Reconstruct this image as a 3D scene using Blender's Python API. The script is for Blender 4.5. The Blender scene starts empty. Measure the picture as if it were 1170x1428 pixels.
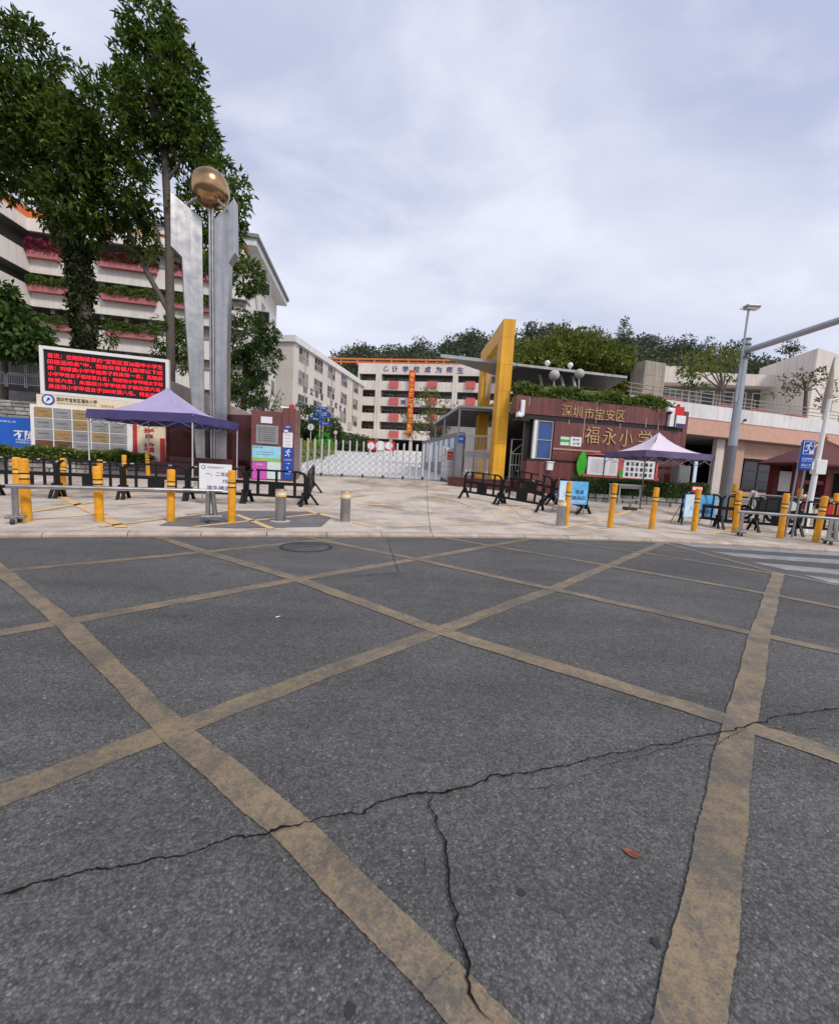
import bpy, math, random
import numpy as np
from mathutils import Vector, Matrix

R = math.radians
random.seed(7)
rng = np.random.default_rng(11)
scene = bpy.context.scene
COL = scene.collection

# ------------------------------------------------------------------ camera
IW, IH, FPX, CAMH = 1170.0, 1428.0, 570.0, 1.30
PITCH, ROLL = R(6.0), R(3.25)
cam_d = bpy.data.cameras.new('camera'); cam = bpy.data.objects.new('camera', cam_d); COL.objects.link(cam)
cam_d.sensor_fit = 'HORIZONTAL'; cam_d.sensor_width = 36.0; cam_d.lens = 36.0 * FPX / IW
cam_d.clip_start = 0.05; cam_d.clip_end = 6000
cam.matrix_world = Matrix.Translation((0, 0, CAMH)) @ Matrix.Rotation(R(90) - PITCH, 4, 'X') @ Matrix.Rotation(ROLL, 4, 'Z')
scene.camera = cam

# ------------------------------------------------------------------ sky, sun, exposure
SUN_EL, SUN_AZ = R(47), R(138)          # azimuth clockwise from +Y : behind the camera, to the right
w = bpy.data.worlds.new('World'); scene.world = w; w.use_nodes = True
nt = w.node_tree; nt.nodes.clear()
def WN(t, **k):
    n = nt.nodes.new(t)
    for a, v in k.items(): setattr(n, a, v)
    return n
sky = WN('ShaderNodeTexSky', sky_type='NISHITA', sun_disc=False, sun_elevation=SUN_EL, sun_rotation=SUN_AZ, air_density=1.6, dust_density=2.5)
tc = WN('ShaderNodeTexCoord'); sep = WN('ShaderNodeSeparateXYZ'); nt.links.new(tc.outputs['Generated'], sep.inputs[0])
ab = WN('ShaderNodeMath', operation='ABSOLUTE'); nt.links.new(sep.outputs[2], ab.inputs[0])
ad = WN('ShaderNodeMath', operation='ADD'); nt.links.new(ab.outputs[0], ad.inputs[0]); ad.inputs[1].default_value = 0.22
dv = WN('ShaderNodeVectorMath', operation='DIVIDE'); nt.links.new(tc.outputs['Generated'], dv.inputs[0])
cb = WN('ShaderNodeCombineXYZ')
for i in range(3): nt.links.new(ad.outputs[0], cb.inputs[i])
nt.links.new(cb.outputs[0], dv.inputs[1])
def cloud(scale, det, rough, lo, hi, off):
    mp = WN('ShaderNodeMapping'); mp.inputs['Location'].default_value = off; mp.inputs['Scale'].default_value = (1, 1.3, 1); mp.inputs['Rotation'].default_value = (0, 0, .6)
    nt.links.new(dv.outputs[0], mp.inputs[0])
    n = WN('ShaderNodeTexNoise'); n.inputs['Scale'].default_value = scale; n.inputs['Detail'].default_value = det; n.inputs['Roughness'].default_value = rough; n.inputs['Distortion'].default_value = .25
    nt.links.new(mp.outputs[0], n.inputs[0])
    m = WN('ShaderNodeMapRange', interpolation_type='SMOOTHSTEP'); m.inputs[1].default_value = lo; m.inputs[2].default_value = hi
    nt.links.new(n.outputs[0], m.inputs[0]); return m.outputs[0]
c1 = cloud(.9, 5, .5, .34, .66, (3.1, 1.7, 0)); c2 = cloud(2.4, 6, .55, .42, .74, (8.2, 4.1, 2))
mixc = WN('ShaderNodeMix', data_type='RGBA'); mixc.inputs['A'].default_value = (3.8, 4.15, 5.65, 1); mixc.inputs['B'].default_value = (5.9, 6.05, 7.15, 1)
nt.links.new(c1, mixc.inputs['Factor'])
mixd = WN('ShaderNodeMix', data_type='RGBA'); mixd.inputs['B'].default_value = (7.6, 7.6, 8.4, 1)
mul = WN('ShaderNodeMath', operation='MULTIPLY'); mul.inputs[1].default_value = .5; nt.links.new(c2, mul.inputs[0])
nt.links.new(mul.outputs[0], mixd.inputs['Factor']); nt.links.new(mixc.outputs['Result'], mixd.inputs['A'])
mixs = WN('ShaderNodeMix', data_type='RGBA'); mixs.inputs['Factor'].default_value = .9
nt.links.new(sky.outputs[0], mixs.inputs['A']); nt.links.new(mixd.outputs['Result'], mixs.inputs['B'])
bg = WN('ShaderNodeBackground'); bg.inputs['Strength'].default_value = .095
nt.links.new(mixs.outputs['Result'], bg.inputs['Color'])
wo = WN('ShaderNodeOutputWorld'); nt.links.new(bg.outputs[0], wo.inputs['Surface'])
sd = bpy.data.lights.new('sun', 'SUN'); sd.energy = 1.5; sd.angle = R(12); sd.color = (1, .93, .83)
sun = bpy.data.objects.new('sun', sd); COL.objects.link(sun)
sdir = Vector((math.sin(SUN_AZ) * math.cos(SUN_EL), math.cos(SUN_AZ) * math.cos(SUN_EL), math.sin(SUN_EL)))
sun.rotation_euler = sdir.to_track_quat('Z', 'Y').to_euler(); sun.location = (8, -12, 30)
scene.view_settings.view_transform = 'Standard'; scene.view_settings.look = 'None'
scene.view_settings.exposure = 0.54; scene.view_settings.gamma = 1.0; scene.view_settings.use_curve_mapping = False

# ------------------------------------------------------------------ measuring helpers (photo pixels -> metres)
CF = Vector((0, math.cos(PITCH), -math.sin(PITCH))); CX0 = Vector((1, 0, 0)); CU0 = CX0.cross(CF)
CX = math.cos(ROLL) * CX0 + math.sin(ROLL) * CU0; CU = -math.sin(ROLL) * CX0 + math.cos(ROLL) * CU0
def ray(px, py): return CX * ((px - IW / 2) / FPX) - CU * ((py - IH / 2) / FPX) + CF
def at(px, py, Y):
    d = ray(px, py); return Vector((0, 0, CAMH)) + d * (Y / d.y)
def sstep(a, b, x):
    t = min(1, max(0, (x - a) / (b - a))); return t * t * (3 - 2 * t)
def hz(x, y):
    """height of the paved ground: flat by the road, then a ramp up to the gate and beyond"""
    z = .06
    if y > 11: z += .075 * (y - 11) * sstep(11, 14, y) if y < 14 else .075 * (y - 11)
    if y > 21: z -= .012 * (y - 21)
    return z
def gp(px, py, road=False):
    d = ray(px, py); t = 0
    if road or True:
        t = (0 if road else .06) - CAMH; t = t / d.z if d.z < 0 else 60
        if road: return Vector((0, 0, CAMH)) + d * t
    lo, n = 2.0, 4000
    for i in range(n):
        s = 2 + i * .02; p = Vector((0, 0, CAMH)) + d * s
        if p.z <= hz(p.x, p.y): return p
    return p

# ------------------------------------------------------------------ materials
def mat(name, col, rough=.65, metal=0., var=.10, vs=2.5, bump=0., bs=60., streak=0., spec=.4, fine=0., emit=0., trans=0., tint=None, coat=0.):
    m = bpy.data.materials.new(name); m.use_nodes = True; t = m.node_tree; N = t.nodes; L = t.links
    b = N['Principled BSDF']; b.inputs['Roughness'].default_value = rough; b.inputs['Metallic'].default_value = metal
    b.inputs['Specular IOR Level'].default_value = spec
    if coat: b.inputs['Coat Weight'].default_value = coat
    c4 = (*col, 1)
    geo = N.new('ShaderNodeNewGeometry')
    n1 = N.new('ShaderNodeTexNoise'); n1.inputs['Scale'].default_value = vs; n1.inputs['Detail'].default_value = 7; n1.inputs['Roughness'].default_value = .6
    L.new(geo.outputs['Position'], n1.inputs['Vector'])
    mr = N.new('ShaderNodeMapRange'); mr.inputs[1].default_value = .3; mr.inputs[2].default_value = .7; mr.inputs[3].default_value = 1 - var; mr.inputs[4].default_value = 1 + var
    L.new(n1.outputs[0], mr.inputs[0]); val = mr.outputs[0]
    def mulv(a, bb):
        x = N.new('ShaderNodeMath'); x.operation = 'MULTIPLY'; L.new(a, x.inputs[0]); L.new(bb, x.inputs[1]); return x.outputs[0]
    if fine:
        n2 = N.new('ShaderNodeTexNoise'); n2.inputs['Scale'].default_value = bs; n2.inputs['Detail'].default_value = 4
        L.new(geo.outputs['Position'], n2.inputs['Vector'])
        m2 = N.new('ShaderNodeMapRange'); m2.inputs[1].default_value = .3; m2.inputs[2].default_value = .7; m2.inputs[3].default_value = 1 - fine; m2.inputs[4].default_value = 1 + fine
        L.new(n2.outputs[0], m2.inputs[0]); val = mulv(val, m2.outputs[0])
    if streak:
        mp = N.new('ShaderNodeMapping'); mp.inputs['Scale'].default_value = (3.2, 3.2, .16); L.new(geo.outputs['Position'], mp.inputs[0])
        n3 = N.new('ShaderNodeTexNoise'); n3.inputs['Scale'].default_value = 1.6; n3.inputs['Detail'].default_value = 6; L.new(mp.outputs[0], n3.inputs['Vector'])
        m3 = N.new('ShaderNodeMapRange'); m3.inputs[1].default_value = .42; m3.inputs[2].default_value = .72; m3.inputs[3].default_value = 1; m3.inputs[4].default_value = 1 - streak
        L.new(n3.outputs[0], m3.inputs[0]); val = mulv(val, m3.outputs[0])
    hs = N.new('ShaderNodeHueSaturation'); hs.inputs['Color'].default_value = c4; L.new(val, hs.inputs['Value'])
    colo = hs.outputs[0]
    if tint:
        isl = N.new('ShaderNodeNewGeometry'); mx = N.new('ShaderNodeMix'); mx.data_type = 'RGBA'
        rp = N.new('ShaderNodeMath'); rp.operation = 'POWER'; rp.inputs[1].default_value = 2.2; L.new(isl.outputs['Random Per Island'], rp.inputs[0])
        L.new(rp.outputs[0], mx.inputs['Factor']); L.new(colo, mx.inputs['A']); mx.inputs['B'].default_value = (*tint, 1); colo = mx.outputs['Result']
    L.new(colo, b.inputs['Base Color'])
    rr = N.new('ShaderNodeMapRange'); rr.inputs[3].default_value = max(.03, rough - .12); rr.inputs[4].default_value = min(1, rough + .12); L.new(n1.outputs[0], rr.inputs[0]); L.new(rr.outputs[0], b.inputs['Roughness'])
    if bump:
        nb = N.new('ShaderNodeTexNoise'); nb.inputs['Scale'].default_value = bs; nb.inputs['Detail'].default_value = 5; L.new(geo.outputs['Position'], nb.inputs['Vector'])
        bp = N.new('ShaderNodeBump'); bp.inputs['Strength'].default_value = bump; bp.inputs['Distance'].default_value = .01; L.new(nb.outputs[0], bp.inputs['Height']); L.new(bp.outputs[0], b.inputs['Normal'])
    if emit:
        b.inputs['Emission Color'].default_value = c4; b.inputs['Emission Strength'].default_value = emit
    if trans:
        tr = N.new('ShaderNodeBsdfTranslucent'); L.new(colo, tr.inputs['Color']); ms = N.new('ShaderNodeMixShader'); ms.inputs[0].default_value = trans
        L.new(b.outputs[0], ms.inputs[1]); L.new(tr.outputs[0], ms.inputs[2]); L.new(ms.outputs[0], N['Material Output'].inputs['Surface'])
    return m

def asphalt_mat(name, base, contrast=1.0):
    m = bpy.data.materials.new(name); m.use_nodes = True; t = m.node_tree; N = t.nodes; L = t.links; b = N['Principled BSDF']
    geo = N.new('ShaderNodeNewGeometry'); P = geo.outputs['Position']
    def noise(s, d=6, r=.6):
        n = N.new('ShaderNodeTexNoise'); n.inputs['Scale'].default_value = s; n.inputs['Detail'].default_value = d; n.inputs['Roughness'].default_value = r; L.new(P, n.inputs['Vector']); return n.outputs[0]
    def rng_(i, a, bb, c, d):
        x = N.new('ShaderNodeMapRange'); x.inputs[1].default_value = a; x.inputs[2].default_value = bb; x.inputs[3].default_value = c; x.inputs[4].default_value = d; L.new(i, x.inputs[0]); return x.outputs[0]
    def op(o, a, c):
        x = N.new('ShaderNodeMath'); x.operation = o; L.new(a, x.inputs[0])
        if isinstance(c, float): x.inputs[1].default_value = c
        else: L.new(c, x.inputs[1])
        return x.outputs[0]
    v = N.new('ShaderNodeTexVoronoi'); v.inputs['Scale'].default_value = 122; v.inputs['Randomness'].default_value = 1; L.new(P, v.inputs['Vector'])
    sx = N.new('ShaderNodeSeparateXYZ'); L.new(v.outputs['Color'], sx.inputs[0])
    v2 = N.new('ShaderNodeTexVoronoi'); v2.inputs['Scale'].default_value = 62; L.new(P, v2.inputs['Vector']); sx2 = N.new('ShaderNodeSeparateXYZ'); L.new(v2.outputs['Color'], sx2.inputs[0]); stone2 = rng_(sx2.outputs[0], 0, 1, 1 - .22 * contrast, 1 + .22 * contrast); worn = rng_(noise(17, 7, .75), .35, .68, .90, 1.08)
    stone = rng_(sx.outputs[0], 0, 1, 1 - .42 * contrast, 1 + .42 * contrast)
    bright = rng_(sx.outputs[1], .982, .995, 0, 1.1 * contrast)
    gapd = rng_(v.outputs['Distance'], .25, .62, 1.0, .68)
    big = rng_(noise(.55, 5), .3, .7, .82, 1.16); mid = rng_(noise(3.2, 7, .72), .32, .68, .87, 1.09); spots = rng_(noise(1.9, 3, .4), .70, .78, 1.0, .62)
    sc = N.new('ShaderNodeMapping'); sc.inputs['Rotation'].default_value = (0, 0, -.1); sc.inputs['Scale'].default_value = (.25, 2.2, 1); L.new(P, sc.inputs[0])
    ns = N.new('ShaderNodeTexNoise'); ns.inputs['Scale'].default_value = 1.1; ns.inputs['Detail'].default_value = 5; L.new(sc.outputs[0], ns.inputs['Vector']); tyre = rng_(ns.outputs[0], .35, .7, 1.10, .80)
    k = op('MULTIPLY', op('MULTIPLY', op('MULTIPLY', op('MULTIPLY', stone, gapd), big), mid), tyre); k = op('MULTIPLY', op('MULTIPLY', op('MULTIPLY', k, stone2), worn), spots); k = op('ADD', k, bright)
    hs = N.new('ShaderNodeHueSaturation'); hs.inputs['Color'].default_value = (*base, 1); L.new(k, hs.inputs['Value']); L.new(hs.outputs[0], b.inputs['Base Color'])
    b.inputs['Roughness'].default_value = .78; b.inputs['Specular IOR Level'].default_value = .35
    hgt = op('ADD', op('MULTIPLY', op('SUBTRACT', sx.outputs[2], v.outputs['Distance']), .5), op('MULTIPLY', noise(260, 3), .5))
    bp = N.new('ShaderNodeBump'); bp.inputs['Strength'].default_value = .85; bp.inputs['Distance'].default_value = .006; L.new(hgt, bp.inputs['Height']); L.new(bp.outputs[0], b.inputs['Normal'])
    return m

def paint_mat(name, col, under, wear=.5, fade=.2):
    """worn road paint: the paint thins out to the surface below in grains and scuffs"""
    m = bpy.data.materials.new(name); m.use_nodes = True; t = m.node_tree; N = t.nodes; L = t.links; b = N['Principled BSDF']
    geo = N.new('ShaderNodeNewGeometry'); P = geo.outputs['Position']
    def noise(s, d=7, r=.65):
        n = N.new('ShaderNodeTexNoise'); n.inputs['Scale'].default_value = s; n.inputs['Detail'].default_value = d; n.inputs['Roughness'].default_value = r; L.new(P, n.inputs['Vector']); return n.outputs[0]
    def add(a, bb, k=1.):
        x = N.new('ShaderNodeMath'); x.operation = 'MULTIPLY_ADD'; L.new(bb, x.inputs[0]); x.inputs[1].default_value = k; L.new(a, x.inputs[2]); return x.outputs[0]
    s = add(add(noise(3.2), noise(30, 8, .75), .7), noise(150, 4), .5)
    vo = N.new('ShaderNodeTexVoronoi'); vo.inputs['Scale'].default_value = 120; L.new(P, vo.inputs['Vector']); sv = N.new('ShaderNodeSeparateXYZ'); L.new(vo.outputs['Color'], sv.inputs[0]); s = add(s, sv.outputs[0], .16)
    mr = N.new('ShaderNodeMapRange'); c = 1.18 + (0.5 - wear) * .25; mr.inputs[1].default_value = c - .13; mr.inputs[2].default_value = c + .15; L.new(s, mr.inputs[0])
    mx = N.new('ShaderNodeMix'); mx.data_type = 'RGBA'; L.new(mr.outputs[0], mx.inputs['Factor']); mx.inputs['A'].default_value = (*col, 1); mx.inputs['B'].default_value = (*under, 1)
    hs = N.new('ShaderNodeHueSaturation'); L.new(mx.outputs['Result'], hs.inputs['Color'])
    m2 = N.new('ShaderNodeMapRange'); m2.inputs[1].default_value = .3; m2.inputs[2].default_value = .7; m2.inputs[3].default_value = 1 - fade; m2.inputs[4].default_value = 1 + fade; L.new(noise(.9), m2.inputs[0]); L.new(m2.outputs[0], hs.inputs['Value'])
    L.new(hs.outputs[0], b.inputs['Base Color']); b.inputs['Roughness'].default_value = .58; b.inputs['Specular IOR Level'].default_value = .5
    bp = N.new('ShaderNodeBump'); bp.inputs['Strength'].default_value = .5; bp.inputs['Distance'].default_value = .004; L.new(s, bp.inputs['Height']); L.new(bp.outputs[0], b.inputs['Normal'])
    return m

def slab_mat(name, col):
    """concrete with blotchy dirt, darker grime patches and grain"""
    m = mat(name, col, .8, var=.16, vs=1.3, bump=.3, bs=45, fine=.16); t = m.node_tree; N = t.nodes; L = t.links; b = N['Principled BSDF']; src = b.inputs['Base Color'].links[0].from_socket
    geo = N.new('ShaderNodeNewGeometry'); n = N.new('ShaderNodeTexNoise'); n.inputs['Scale'].default_value = .55; n.inputs['Detail'].default_value = 9; n.inputs['Roughness'].default_value = .68; L.new(geo.outputs['Position'], n.inputs['Vector'])
    mr = N.new('ShaderNodeMapRange'); mr.inputs[1].default_value = .47; mr.inputs[2].default_value = .66; L.new(n.outputs[0], mr.inputs[0])
    mx = N.new('ShaderNodeMix'); mx.data_type = 'RGBA'; mx.blend_type = 'MULTIPLY'; L.new(mr.outputs[0], mx.inputs['Factor']); L.new(src, mx.inputs['A']); mx.inputs['B'].default_value = (.47, .43, .39, 1); L.new(mx.outputs['Result'], b.inputs['Base Color']); return m

def granite_mat(name, col):
    m = mat(name, col, .28, var=.16, vs=1.2, bs=90, fine=.22, streak=.34, spec=.45); return m

M = dict(
 asphalt=asphalt_mat('asphalt', (.134, .131, .126), .85), asphalt_patch=asphalt_mat('asphalt_patch', (.145, .141, .136), .55),
 line=paint_mat('worn_yellow_line', (.262, .195, .112), (.112, .099, .080), .56, .2), white_line=paint_mat('worn_white_line', (.33, .33, .33), (.16, .16, .16), .55, .1),
 plaza_line=paint_mat('plaza_yellow', (.85, .50, .15), (.55, .42, .30), .5, .12),
 crack=mat('crack', (.012, .011, .011), .95, spec=.1), tar=mat('tar_spot', (.035, .034, .034), .8, bump=.3),
 concrete=slab_mat('plaza_concrete', (.53, .465, .39)), drive=mat('driveway_concrete', (.66, .65, .63), .8, var=.08, vs=.5, fine=.06, bs=20),
 concrete_dark=mat('old_concrete', (.15, .14, .135), .85, var=.22, vs=1.5, bump=.3, bs=40, fine=.15), kerb=mat('kerb_stone', (.42, .345, .28), .75, var=.3, vs=3, bump=.25, bs=50, fine=.12),
 soil=mat('soil', (.10, .075, .05), .95), hill_soil=mat('hill_ground', (.035, .05, .02), .95, var=.3, vs=.1),
 yellow=mat('bollard_yellow', (.80, .345, .012), .5, var=.16, vs=8, fine=.12, bs=30, bump=.1, streak=.2), yellow_dirty=mat('bollard_foot', (.62, .31, .02), .6, var=.2, vs=14), frame_yellow=mat('arch_yellow', (.82, .41, .025), .5, var=.12, vs=1.2, streak=.25, fine=.05, bs=30),
 black=mat('black_plastic', (.009, .009, .010), .55, spec=.25, var=.25, vs=9), dark=mat('dark_metal', (.035, .035, .038), .45, var=.15), reflect=mat('reflector_white', (.75, .74, .70), .4, var=.1, vs=20),
 steel=mat('brushed_steel', (.47, .46, .445), .32, 1., var=.14, vs=3, streak=.25), steel_dark=mat('grey_steel', (.30, .30, .31), .42, .7, var=.12), galv=mat('galvanised_pole', (.40, .43, .47), .45, .35, var=.07, vs=2, streak=.1), galv_dark=mat('grey_pole_base', (.17, .175, .185), .6, .1, var=.1),
 gold=mat('sphere_bronze', (.50, .31, .16), .22, 1., var=.5, vs=1.0), goldletter=mat('gold_letter', (.72, .52, .24), .35, .6, var=.2, vs=6),  # ball: broad darker patches put its dark reflections into the bronze colour
 maroon=granite_mat('maroon_granite', (.185, .064, .056)), maroon_dark=granite_mat('dark_red_granite', (.075, .018, .018)), maroon_base=granite_mat('red_brown_base', (.11, .032, .03)),
 band=mat('black_band', (.025, .02, .02), .4), cream=mat('cream_render', (.72, .655, .59), .85, var=.08, vs=.5, streak=.16, fine=.04, bs=25), cream2=mat('wing_render', (.66, .60, .54), .85, var=.08, vs=.4, streak=.14), white_wall=mat('white_render', (.74, .73, .72), .85, var=.10, vs=.9, streak=.16),
 balcony=mat('balcony_white', (.80, .755, .70), .8, var=.08, vs=.6, streak=.15), soffit=mat('soffit_grey', (.23, .23, .225), .85), recess=mat('recess_wall', (.20, .185, .17), .85), interior=mat('interior_shade', (.02, .019, .018), .9),  # interior: near-black colour stands in for the shade inside deep openings
 pink=mat('pink_planter', (.50, .175, .18), .8, var=.12, streak=.15), red_box=mat('red_box', (.56, .125, .11), .6, var=.1), orange=mat('orange_edge', (.72, .21, .07), .7, var=.12, streak=.1), peach=mat('peach_tile', (.60, .355, .27), .7, var=.09, vs=4, fine=.15, bs=30), peach2=mat('peach_column', (.50, .31, .235), .7, var=.1, fine=.1, bs=30),
 glass=mat('window_glass', (.06, .075, .09), .08, var=.3, vs=.6, spec=.8), glass_dark=mat('dark_glass', (.018, .02, .026), .1, var=.2, spec=.6), blue_glass=mat('blue_window', (.035, .085, .26), .15, var=.15, spec=.6), frame_grey=mat('window_frame', (.45, .44, .42), .5), frame_white=mat('white_frame', (.78, .77, .75), .45, var=.05),
 white=mat('white_paint', (.80, .79, .77), .45, var=.05, vs=4), gatewhite=mat('gate_steel', (.72, .72, .72), .3, .5, var=.06), lattice=mat('lattice_grey', (.34, .35, .37), .35, .6), plastic_white=mat('white_plastic', (.78, .78, .77), .35, var=.04),
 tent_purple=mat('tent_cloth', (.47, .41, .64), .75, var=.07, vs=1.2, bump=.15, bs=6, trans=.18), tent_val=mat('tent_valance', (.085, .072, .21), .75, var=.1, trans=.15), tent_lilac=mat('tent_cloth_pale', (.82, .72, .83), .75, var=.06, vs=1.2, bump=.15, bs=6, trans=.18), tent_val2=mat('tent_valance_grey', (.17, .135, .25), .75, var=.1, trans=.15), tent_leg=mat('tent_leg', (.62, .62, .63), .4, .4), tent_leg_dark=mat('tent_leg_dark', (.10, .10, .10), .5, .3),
 blue=mat('sign_blue', (.012, .075, .42), .4, var=.05), blue_board=mat('billboard_blue', (.012, .10, .47), .45, var=.12, vs=1.5), navy=mat('navy_letter', (.05, .055, .16), .5), led_back=mat('led_black', (.012, .008, .009), .5), led=mat('led_red', (1, .012, .03), .5, emit=1.15, var=0), red=mat('red_paint', (.55, .03, .03), .45, var=.08), redcloth=mat('red_banner', (.72, .055, .03), .7, var=.1), yellow_letter=mat('yellow_letter', (.85, .55, .08), .6),
 cream_board=mat('cream_board', (.80, .69, .49), .5, var=.05), plaque_silver=mat('plaque_silver', (.33, .325, .32), .5, .3, var=.14, vs=1.5), plaque_gold=mat('plaque_gold', (.40, .275, .12), .5, .3, var=.16, vs=1.5), plaque_dim=mat('plaque_bronze', (.155, .085, .04), .5, .3, var=.2, vs=1.5), ink=mat('ink', (.03, .025, .03), .6), ink_red=mat('ink_red', (.5, .05, .05), .6), ink_grey=mat('ink_grey', (.22, .22, .25), .6),
 paper=mat('paper', (.78, .79, .82), .6, var=.05, vs=5), poster_sky=mat('poster_sky', (.33, .66, .80), .5, var=.12, vs=4), poster_green=mat('poster_green', (.30, .52, .12), .5, var=.15, vs=9), poster_magenta=mat('poster_magenta', (.62, .10, .50), .5, var=.06), poster_pale=mat('poster_pale', (.60, .74, .70), .5, var=.1, vs=5), poster_blue=mat('poster_blue', (.12, .45, .78), .5, var=.22, vs=5), poster_paleblue=mat('poster_paleblue', (.58, .76, .88), .5, var=.1, vs=5),
 roof_dark=mat('roof_sheet', (.035, .037, .04), .5, var=.15), grey_sheet=mat('grey_cladding', (.27, .275, .28), .5, .3, var=.1, streak=.15), blade=mat('blade_panel', (.36, .375, .38), .4, .4, var=.1), blade_top=mat('blade_edge', (.46, .46, .45), .5, var=.15, streak=.3), cabinet=mat('cabinet_grey', (.19, .195, .195), .5, .2, var=.12, streak=.15), pav_red=mat('pavilion_red', (.085, .008, .008), .55, var=.15), leafgreen=mat('sign_leaf_green', (.05, .42, .03), .4, var=.2, vs=5),
 stone=mat('planter_stone', (.40, .385, .36), .85, var=.22, vs=6, bump=.5, bs=30, fine=.12), stone2=mat('planter_stone_dark', (.27, .255, .235), .85, var=.25, vs=6, bump=.5, bs=30, fine=.12), mortar=mat('mortar', (.14, .13, .12), .95), block=mat('concrete_block', (.36, .32, .265), .85, var=.15, vs=1, streak=.3),
 bark=mat('bark', (.12, .095, .075), .9, var=.3, vs=5, bump=.8, bs=25), bark_grey=mat('bark_grey', (.115, .095, .078), .9, var=.25, vs=5, bump=.6, bs=25),
 leaf_a=mat('leaf_dark', (.034, .072, .012), .5, var=.7, vs=.6, tint=(.20, .27, .04), trans=.35, spec=.35), leaf_b=mat('leaf_mid', (.038, .082, .013), .5, var=.65, vs=.6, tint=(.22, .30, .04), trans=.35, spec=.35), leaf_c=mat('leaf_bush', (.045, .088, .018), .55, var=.4, vs=.8, tint=(.10, .17, .03), trans=.25), leaf_hedge=mat('leaf_hedge', (.10, .165, .03), .55, var=.35, vs=2, tint=(.26, .32, .08), trans=.3), leaf_lime=mat('leaf_lime', (.22, .30, .03), .55, var=.2, vs=1, tint=(.42, .44, .06), trans=.3), leaf_olive=mat('leaf_olive', (.13, .17, .03), .55, var=.5, vs=.6, tint=(.26, .29, .06), trans=.3),
 leaf_hill_hazed=mat('leaf_hill_hazed', (.10, .125, .078), .8, var=.55, vs=.11, tint=(.18, .20, .125), trans=.25, spec=.15), leaf_red=mat('leaf_red', (.20, .03, .03), .55, var=.3, vs=3, tint=(.10, .12, .03), trans=.3), flower=mat('bougainvillea', (.42, .02, .13), .6, var=.3, vs=3, tint=(.12, .10, .04), trans=.3), leaf_ivy=mat('leaf_ivy', (.030, .050, .014), .6, var=.35, vs=2, tint=(.07, .09, .03), trans=.2), dry_leaf=mat('dry_leaf', (.27, .085, .04), .6, var=.3, vs=60), leaf_dull=mat('leaf_dull', (.10, .11, .05), .7, var=.3, vs=1, tint=(.20, .16, .09), trans=.2),  # hill leaves: lightened and greyed, distance haze is put into their colour
)

# ------------------------------------------------------------------ mesh building
class MB:
    def __init__(s): s.v = []; s.f = []; s.sm = []
    def add(s, vs, fs, smooth=False):
        o = len(s.v); s.v += [tuple(p) for p in vs]; s.f += [tuple(i + o for i in f) for f in fs]; s.sm += [smooth] * len(fs); return s
    def box(s, x0, x1, y0, y1, z0, z1):
        return s.add([(x0, y0, z0), (x1, y0, z0), (x1, y1, z0), (x0, y1, z0), (x0, y0, z1), (x1, y0, z1), (x1, y1, z1), (x0, y1, z1)],
                     [(0, 3, 2, 1), (4, 5, 6, 7), (0, 1, 5, 4), (1, 2, 6, 5), (2, 3, 7, 6), (3, 0, 4, 7)])
    def prism(s, poly, vec):
        n = len(poly); vec = Vector(vec); a = [Vector(p) for p in poly]; b = [p + vec for p in a]
        return s.add(a + b, [tuple(range(n))[::-1], tuple(range(n, 2 * n))] + [(i, (i + 1) % n, n + (i + 1) % n, n + i) for i in range(n)])
    def tube(s, path, r, n=8, cap=True):
        path = [Vector(p) for p in path]; rs = r if isinstance(r, (list, tuple)) else [r] * len(path); o = []; prev = None
        for i, p in enumerate(path):
            d = (path[min(i + 1, len(path) - 1)] - path[max(i - 1, 0)]).normalized()
            if prev is None: a = d.orthogonal().normalized()
            else: a = (prev - d * prev.dot(d)).normalized()
            prev = a; b = d.cross(a)
            o += [p + (a * math.cos(2 * math.pi * k / n) + b * math.sin(2 * math.pi * k / n)) * rs[i] for k in range(n)]
        fs = [(i * n + k, i * n + (k + 1) % n, (i + 1) * n + (k + 1) % n, (i + 1) * n + k) for i in range(len(path) - 1) for k in range(n)]
        s.add(o, fs, True)
        if cap: s.add([o[k] for k in range(n)], [tuple(range(n))[::-1]]); s.add([o[(len(path) - 1) * n + k] for k in range(n)], [tuple(range(n))])
        return s
    def lathe(s, prof, n=20, c=(0, 0, 0)):
        o = [(c[0] + r * math.cos(2 * math.pi * k / n), c[1] + r * math.sin(2 * math.pi * k / n), c[2] + z) for r, z in prof for k in range(n)]
        s.add(o, [(i * n + k, i * n + (k + 1) % n, (i + 1) * n + (k + 1) % n, (i + 1) * n + k) for i in range(len(prof) - 1) for k in range(n)], True)
        m = len(prof) - 1
        s.add([o[k] for k in range(n)], [tuple(range(n))[::-1]]); s.add([o[m * n + k] for k in range(n)], [tuple(range(n))]); return s
    def sphere(s, c, r, n=16, m=10, sq=(1, 1, 1)):
        prof = [(math.sin(math.pi * i / m), -math.cos(math.pi * i / m)) for i in range(m + 1)]
        o = [(c[0] + r * sq[0] * q * math.cos(2 * math.pi * k / n), c[1] + r * sq[1] * q * math.sin(2 * math.pi * k / n), c[2] + r * sq[2] * z) for q, z in prof for k in range(n)]
        return s.add(o, [(i * n + k, i * n + (k + 1) % n, (i + 1) * n + (k + 1) % n, (i + 1) * n + k) for i in range(m) for k in range(n)], True)
    def disc(s, c, r, th, n=24):   # a disc that faces -y
        o = [(c[0] + r * math.cos(2 * math.pi * k / n), c[1], c[2] + r * math.sin(2 * math.pi * k / n)) for k in range(n)]
        return s.prism(o, (0, th, 0))
    def build(s, name, m, parent=None, bevel=0., mesh=None):
        me = bpy.data.meshes.new(name); me.from_pydata(s.v, [], s.f); me.polygons.foreach_set('use_smooth', s.sm); me.update()
        return link(name, me, m, parent, bevel)
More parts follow.
